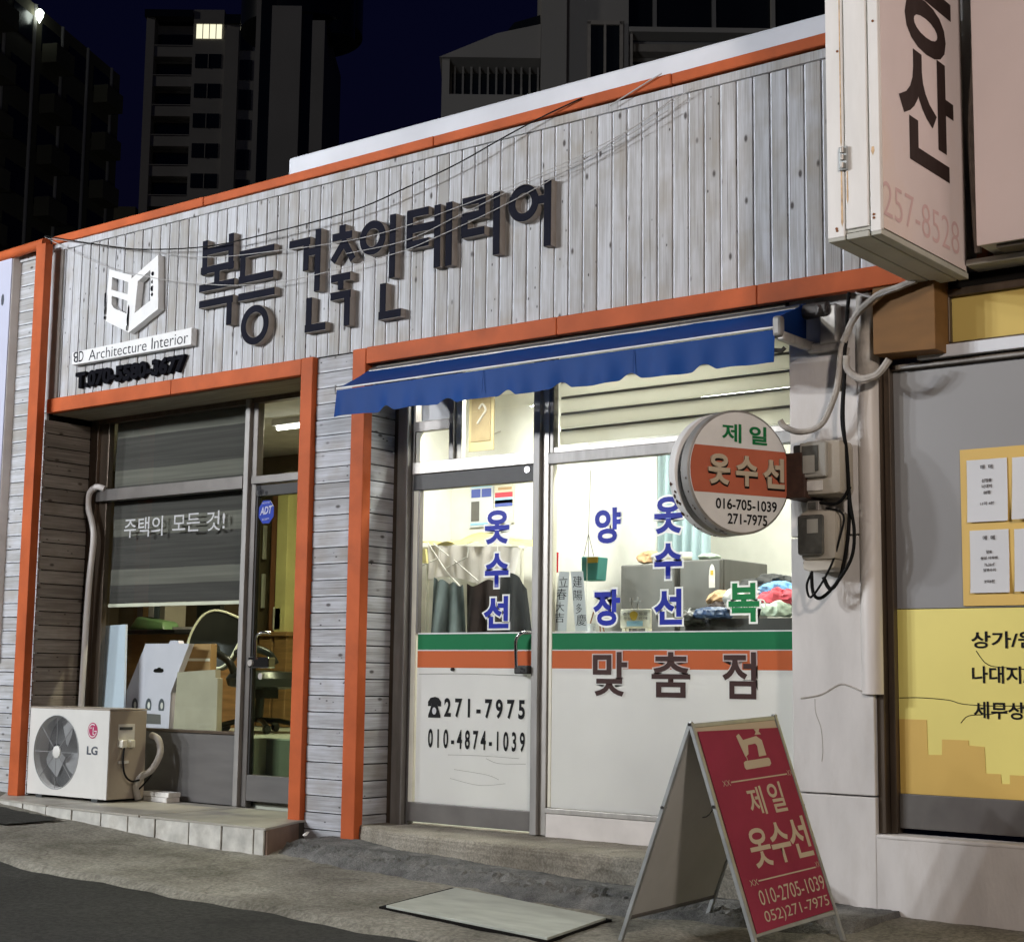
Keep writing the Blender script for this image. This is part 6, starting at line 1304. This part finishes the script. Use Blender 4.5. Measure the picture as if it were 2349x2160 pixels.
bfan.build('blade', 'curtain', t); m_ = MB(); m_.cyl((-5.30, 1.79, 2.44), (-5.30, 1.9, 2.44), 0.04); m_.tube(smoothline([(-5.30, 1.88, 2.44), (-5.34, 1.95, 2.30), (-5.36, 1.97, 2.2)], 4), 0.025, 8); m_.build('motor', 'white_paint', t, smooth=True)
cloth('curtain', 'curtain', -6.01, -5.58, 2.15, 2.7, 1.0, 'pale blue curtain hanging at the back of the tailor shop', 6, 0.03, 'curtain')
# ceiling tube lamps of the tailor shop
for k, (x_, y_) in enumerate(((-6.3, 0.58), (-4.9, 0.60), (-4.9, 1.9))):
    t = thing('ceiling_lamp', ('white tube lamp on the ceiling behind the tailor door', 'white tube lamp on the ceiling behind the big window', 'white tube lamp on the ceiling at the back of the tailor shop')[k], 'lamp', (x_, y_, 2.98), 'tube lamps in the tailor shop')
    MB().box(x_-0.6, x_+0.6, y_-0.07, y_+0.07, 2.95, 2.984).build('housing', 'white_paint', t)
    m_ = MB()
    for dy in (-0.035, 0.035): m_.cyl((x_-0.58, y_+dy, 2.93), (x_+0.58, y_+dy, 2.93), 0.014, k=10)
    m_.build('tube', 'tube', t)
    ld = bpy.data.lights.new('tube_light', 'AREA'); ld.shape = 'RECTANGLE'; ld.size = 1.16; ld.size_y = 0.12; ld.energy = 36; ld.color = (1.0, 0.985, 0.92)
    lo = bpy.data.objects.new('tube_light', ld); C.objects.link(lo); lo.parent = t; lo.location = (0, 0, -0.075)

tag(MB().prism([(-7.07, -0.20, ground(-7.07, -0.2)+0.085), (-7.05, -0.21, ground(-7.07, -0.2)+0.080), (-7.045, -0.19, ground(-7.07, -0.2)+0.105)], (0.01, 0.015, 0.0)).build('paper_scrap', 'white_cloth', None), 'small white paper scrap lying on the kerb beside the orange post', 'litter')
MB().box(-10.15, -9.86, 1.55, 1.60, 1.40, 1.60).build('monitor', 'leather', None, bevel=0.006); tag(bpy.data.objects['monitor'], 'dark flat monitor at the back of the desk inside the left shop', 'monitor')
for k in range(5):
    x_ = -11.0+0.075*k; MB().box(x_, x_+0.068, 1.62, 1.85, 1.391, 1.391+0.28+0.01*(k % 2)).build('binder', ('kick', 'card', 'white_cloth', 'grey_cloth', 'card_grey')[k], None, bevel=0.004)
    tag(bpy.data.objects['binder' if k == 0 else 'binder.%03d' % k], ('charcoal', 'brown', 'white', 'blue grey', 'khaki')[k]+' binder in the row at the back of the office desk', 'binder', 'binders on the office desk')
# ------------------------------------------------------------------ street lamps across the road
def street_lamp(label, base, heads, energy, col, glow, size):
    """a pole with one or more luminaire heads, each holding its own light"""
    t = thing('street_lamp', label, 'street lamp', base, 'street lamps')
    b = V3(base); hz = max(h[2] for h in heads)
    MB().cyl(b, (b.x, b.y, hz+0.05), 0.07, 0.05, 16).build('pole', 'pole', t, smooth=True)
    for h in heads:
        h = V3(h)
        MB().tube(smoothline([(b.x, b.y, hz), (b.x+(h.x-b.x)*0.4, b.y+(h.y-b.y)*0.4, h.z+0.14), (h.x, h.y, h.z+0.10)], 6), 0.03, 8).build('arm', 'pole', t, smooth=True)
        sh = MB(); sh.lathe((h.x, h.y, h.z+0.13), (0, 0, -1), [(0, 0.03), (0.03, 0.12), (0.09, 0.19), (0.11, 0.20)], 24); sh = sh.build('shade', 'pole', t, smooth=True)
        m_ = MB(); m_.lathe((h.x, h.y, h.z+0.03), (0, 0, -1), [(0, 0.05), (0.04, 0.10), (0.09, 0.09), (0.12, 0.02)], 20); m_.build('bulb', glow, sh, smooth=True)
        ld = bpy.data.lights.new('street_light', 'POINT'); ld.energy = energy/len(heads); ld.color = col; ld.shadow_soft_size = size
        lo = bpy.data.objects.new('street_light', ld); C.objects.link(lo); lo.parent = t; lo.location = h-b+V3((0, 0, -0.25-size))
street_lamp('tall grey street lamp with three white heads across the road', (-12.4, -9.2, ground(-12.4, -9.2)-0.03), [(-13.9, -8.6, 5.4), (-12.3, -8.3, 5.1), (-11.0, -8.6, 5.8)], 4150, (0.92, 0.95, 1.0), 'lamp_glow', 0.16)
street_lamp('shorter street lamp with a single warm head at the right', (2.3, -5.7, ground(2.3, -5.7)-0.03), [(1.6, -5.5, 5.0)], 1000, (1.0, 0.86, 0.76), 'lamp_warm', 0.3)

# lit shop sign across the road; it is what shines back from the tailor's window
t = thing('street_sign', 'lit pale blue shop sign across the road with a phone number', 'sign', (-12.05, -11.1, 4.0))
MB().box(-13.0, -11.15, -11.2, -11.02, 3.38, 4.66).build('case', 'alu_dark', t)
MB().box(-12.97, -11.18, -11.02, -11.0, 3.41, 4.63).build('face', 'street_glow', t)
text('lettering', '010-9312-8690', 'ink_grey', t, (-12.05, -10.998, 3.57), (-0.70, 0, 0), (0, 0, 0.13), bold=0.0)
MB().tube([(-12.76+0.10*math.cos(a), -10.99, 4.0+0.12*math.sin(a)) for a in [i*math.pi/12 for i in range(24)]], 0.012, 5, closed=True).build('ring_mark', 'ink_grey', t)
for q in ((-12.95, -12.94, 3.55, 4.1), (-12.72, -11.3, 4.30, 4.315)): MB().box(q[0], q[1], -10.995, -10.985, q[2], q[3]).build('rule_line', 'ink_grey', t)
for x_ in (-12.8, -11.35): MB().cyl((x_, -11.1, ground(x_, -11)-0.1), (x_, -11.1, 3.4), 0.05, k=12).build('leg', 'pole', t, smooth=True)

# ------------------------------------------------------------------ apartment blocks behind
camxy = V3((0, -7.2, 0)); fh = V3((-math.sin(YAW), math.cos(YAW), 0))
def block(label, d, turn=0.0): return thing('apartment_block', label, 'building', tuple(camxy+fh*d), None, YAW+turn, local=True)
def lb(t, name, m, x0, x1, y0, y1, z0, z1): return MB().box(x0, x1, y0, y1, z0, z1).build(name, m, t)
# middle tower with the lit window
t = block('dark grey apartment tower with one lit window near its top', 145)
lb(t, 'wall', 'tower', -35.55, -34.75, 0, 14, -3, 63.2); lb(t, 'wall', 'tower', -31.05, -25.0, 0, 14, -3, 62.6); lb(t, 'wall', 'tower', -34.75, -31.05, 1.5, 14, -3, 63.0)
lb(t, 'roof', 'tower_dark', -35.7, -31.05, -0.3, 14, 63.2, 63.9); lb(t, 'roof', 'tower_dark', -28.0, -24.8, -0.3, 14, 62.6, 63.5); lb(t, 'roof', 'tower', -31.0, -28.1, -0.1, 10, 62.6, 64.0)
lb(t, 'stair_shaft', 'tower', -27.9, -26.6, -0.35, 2, -3, 62.0)
k = 0
for fl in range(21):
    zt = 61.9-2.95*fl
    if zt < 6: break
    lb(t, 'balcony', 'tower', -34.75, -31.05, 0.1, 1.4, zt-2.55, zt-1.45); 
    bz = lb(t, 'window', 'tower_dark', -34.7, -31.1, 1.35, 1.49, zt-1.4, zt+0.15)
    lb(t, 'rail', 'tower', -34.72, -31.08, 0.0, 0.09, zt-1.5, zt-1.42)
    w1 = lb(t, 'window', 'lit_window' if fl == 0 else 'tower_dark', -30.75, -28.25, -0.06, 0.02, zt-0.75, zt+0.65)
    for xx in ((-30.8, -30.15, -29.52, -28.88, -28.29) if fl == 0 else (-29.52,)): lb(t, 'mullion', 'tower', xx, xx+0.07, -0.12, -0.065, zt-0.78, zt+0.68)
    lb(t, 'window', 'tower_dark', -26.5, -25.3, -0.06, 0.02, zt-1.9, zt+0.1)
# slim slab tower
t = block('dark slim slab tower with vertical bands rising out of the frame', 120)
lb(t, 'wall', 'tower', -20.8, -19.7, 0.4, 12, -3, 66); lb(t, 'recess', 'tower_dark', -20.4, -19.2, 0.2, 0.39, -3, 66); lb(t, 'wall', 'tower', -19.5, -17.15, 0, 12, -3, 53.6); lb(t, 'recess', 'tower_dark', -17.15, -16.3, 0.4, 12, -3, 66); lb(t, 'wall', 'tower', -16.3, -15.3, 0.2, 12, -3, 52.5)
m_ = MB(); m_.cyl((-17.8, 5, 53.2), (-17.8, 5, 66), 5.0, k=40); m_.cyl((-14.8, 3.0, 52.0), (-14.8, 3.0, 55.5), 1.6, k=24); m_.build('roof_tank', 'tower_dark', t, smooth=True)
# right block with balcony and pale window
t = block('dark apartment block at the upper right with balcony and pale framed window', 45)
lb(t, 'wall', 'tower', 0.70, 1.45, -0.3, 9, -1, 30); lb(t, 'wall', 'tower', 1.45, 3.30, 0.0, 9, -1, 30); lb(t, 'wall', 'tower', 3.30, 14, 1.2, 9, -1, 30)
lb(t, 'wall', 'tower', -2.2, 0.70, 0.8, 8, -1, 18.9); lb(t, 'balcony', 'tower', -2.22, 0.69, -0.1, 0.75, 17.2, 18.05); lb(t, 'post', 'tower', -2.22, -2.0, -0.05, 0.78, 18.05, 19.15)
lb(t, 'window', 'tower_dark', -1.95, 0.66, 0.70, 0.78, 18.1, 19.0)
for k in range(11): lb(t, 'baluster', 'tower', -1.9+0.25*k, -1.84+0.25*k, 0.55, 0.66, 18.06, 19.15)
m_ = MB(); m_.prism([(-2.3, -0.2, 19.15), (0.69, -0.2, 19.15), (0.69, -0.2, 20.2), (-0.6, -0.2, 19.9)], (0, 8, 0)); m_.build('roof', 'tower', t)
m_ = MB(); m_.prism([(-0.75, 1.0, 19.9), (0.69, 1.0, 20.0), (0.69, 1.0, 21.0), (-0.1, 1.0, 20.75)], (0, 6, 0)); m_.build('roof', 'tower_dark', t)
wf = lb(t, 'window', 'tower_dark', 2.15, 3.05, -0.05, 0.0, 18.2, 20.25)
for q in ((2.07, 2.17, 18.1, 20.35), (3.03, 3.13, 18.1, 20.35), (2.07, 3.13, 20.25, 20.37), (2.56, 2.63, 18.2, 20.25)): lb(t, 'frame', 'tower_trim', q[0], q[1], -0.12, -0.05, q[2], q[3])
lb(t, 'recess', 'tower_dark', 3.32, 13, 1.12, 1.19, 20.35, 29); lb(t, 'recess', 'tower_dark', 3.5, 13, 1.12, 1.19, 17, 19.6); lb(t, 'ledge', 'tower_trim', 3.31, 13, 0.6, 1.12, 19.72, 19.95); lb(t, 'ledge', 'tower', 3.31, 13, -0.1, 0.6, 20.05, 20.2)
for xx in (4.1, 5.9, 7.7, 9.5): lb(t, 'post', 'tower', xx, xx+0.12, 0.9, 1.1, 20.4, 29)
lb(t, 'downpipe', 'tower_trim', 3.34, 3.42, -0.05, 0.05, 15, 20.0)
# long block at far left with a lamp high on its wall
t = block('long brownish dark apartment block at the far left with a bright wall lamp', 74, 0.0)
ang = math.atan2(90-74, -23.5+26.81)
E1 = V3((3.31, 16, 0)).normalized()
base_ = V3((-26.81, 0, 0))-E1*12
m_ = MB(); Ln = 12+16.34; n_ = V3((-E1.y, E1.x, 0))*12
pA, pB2 = base_, base_+E1*Ln
m_.prism([(pA.x, pA.y, -3), (pB2.x, pB2.y, -3), (pB2.x, pB2.y, 36), (pA.x, pA.y, 36)], n_); m_.build('wall', 'tower_brown', t)
m_ = MB(); wd = MB()
for fl in range(12):
    for c_ in range(9):
        a0 = 1.0+3.0*c_; z_ = 3+2.8*fl; q = base_+E1*a0-n_.normalized()*0.03; q2 = base_+E1*(a0+2.0)-n_.normalized()*0.03
        o = MB(); o.prism([(q.x, q.y, z_), (q2.x, q2.y, z_), (q2.x, q2.y, z_+1.5), (q.x, q.y, z_+1.5)], n_.normalized()*0.05); o.build('window', 'tower_dark', t)
        if c_ % 2 == 0: o = MB(); nn_ = n_.normalized(); q3 = q-nn_*0.9; q4 = q2-nn_*0.9; o.prism([(q3.x, q3.y, z_-0.7), (q4.x, q4.y, z_-0.7), (q4.x, q4.y, z_+0.35), (q3.x, q3.y, z_+0.35)], nn_*0.85); o.build('balcony', 'tower_brown', t)
for c_ in range(10):
    q = base_+E1*(0.2+3.0*c_); m_.cyl((q.x, q.y, -3), (q.x, q.y, 36), 0.12, k=8)
m_.build('rain_pipe', 'tower', t)
q = V3((-26.4, -0.5, 0)); m_ = MB(); m_.lathe((-25.25, 5.9, 34.9), (0, 0, 1), [(0, 0.02), (0.35, 0.18), (0.6, 0.22), (0.75, 0.1)], 14); m_.build('wall_lamp', 'lamp_glow', t, smooth=True)
t = block('low dark apartment block between the long block and the lit tower', 170)
lb(t, 'wall', 'tower_brown', -47, -42.0, 0, 12, -3, 52); lb(t, 'window', 'tower_dark', -46.5, -45, -0.05, 0.0, 44, 46)
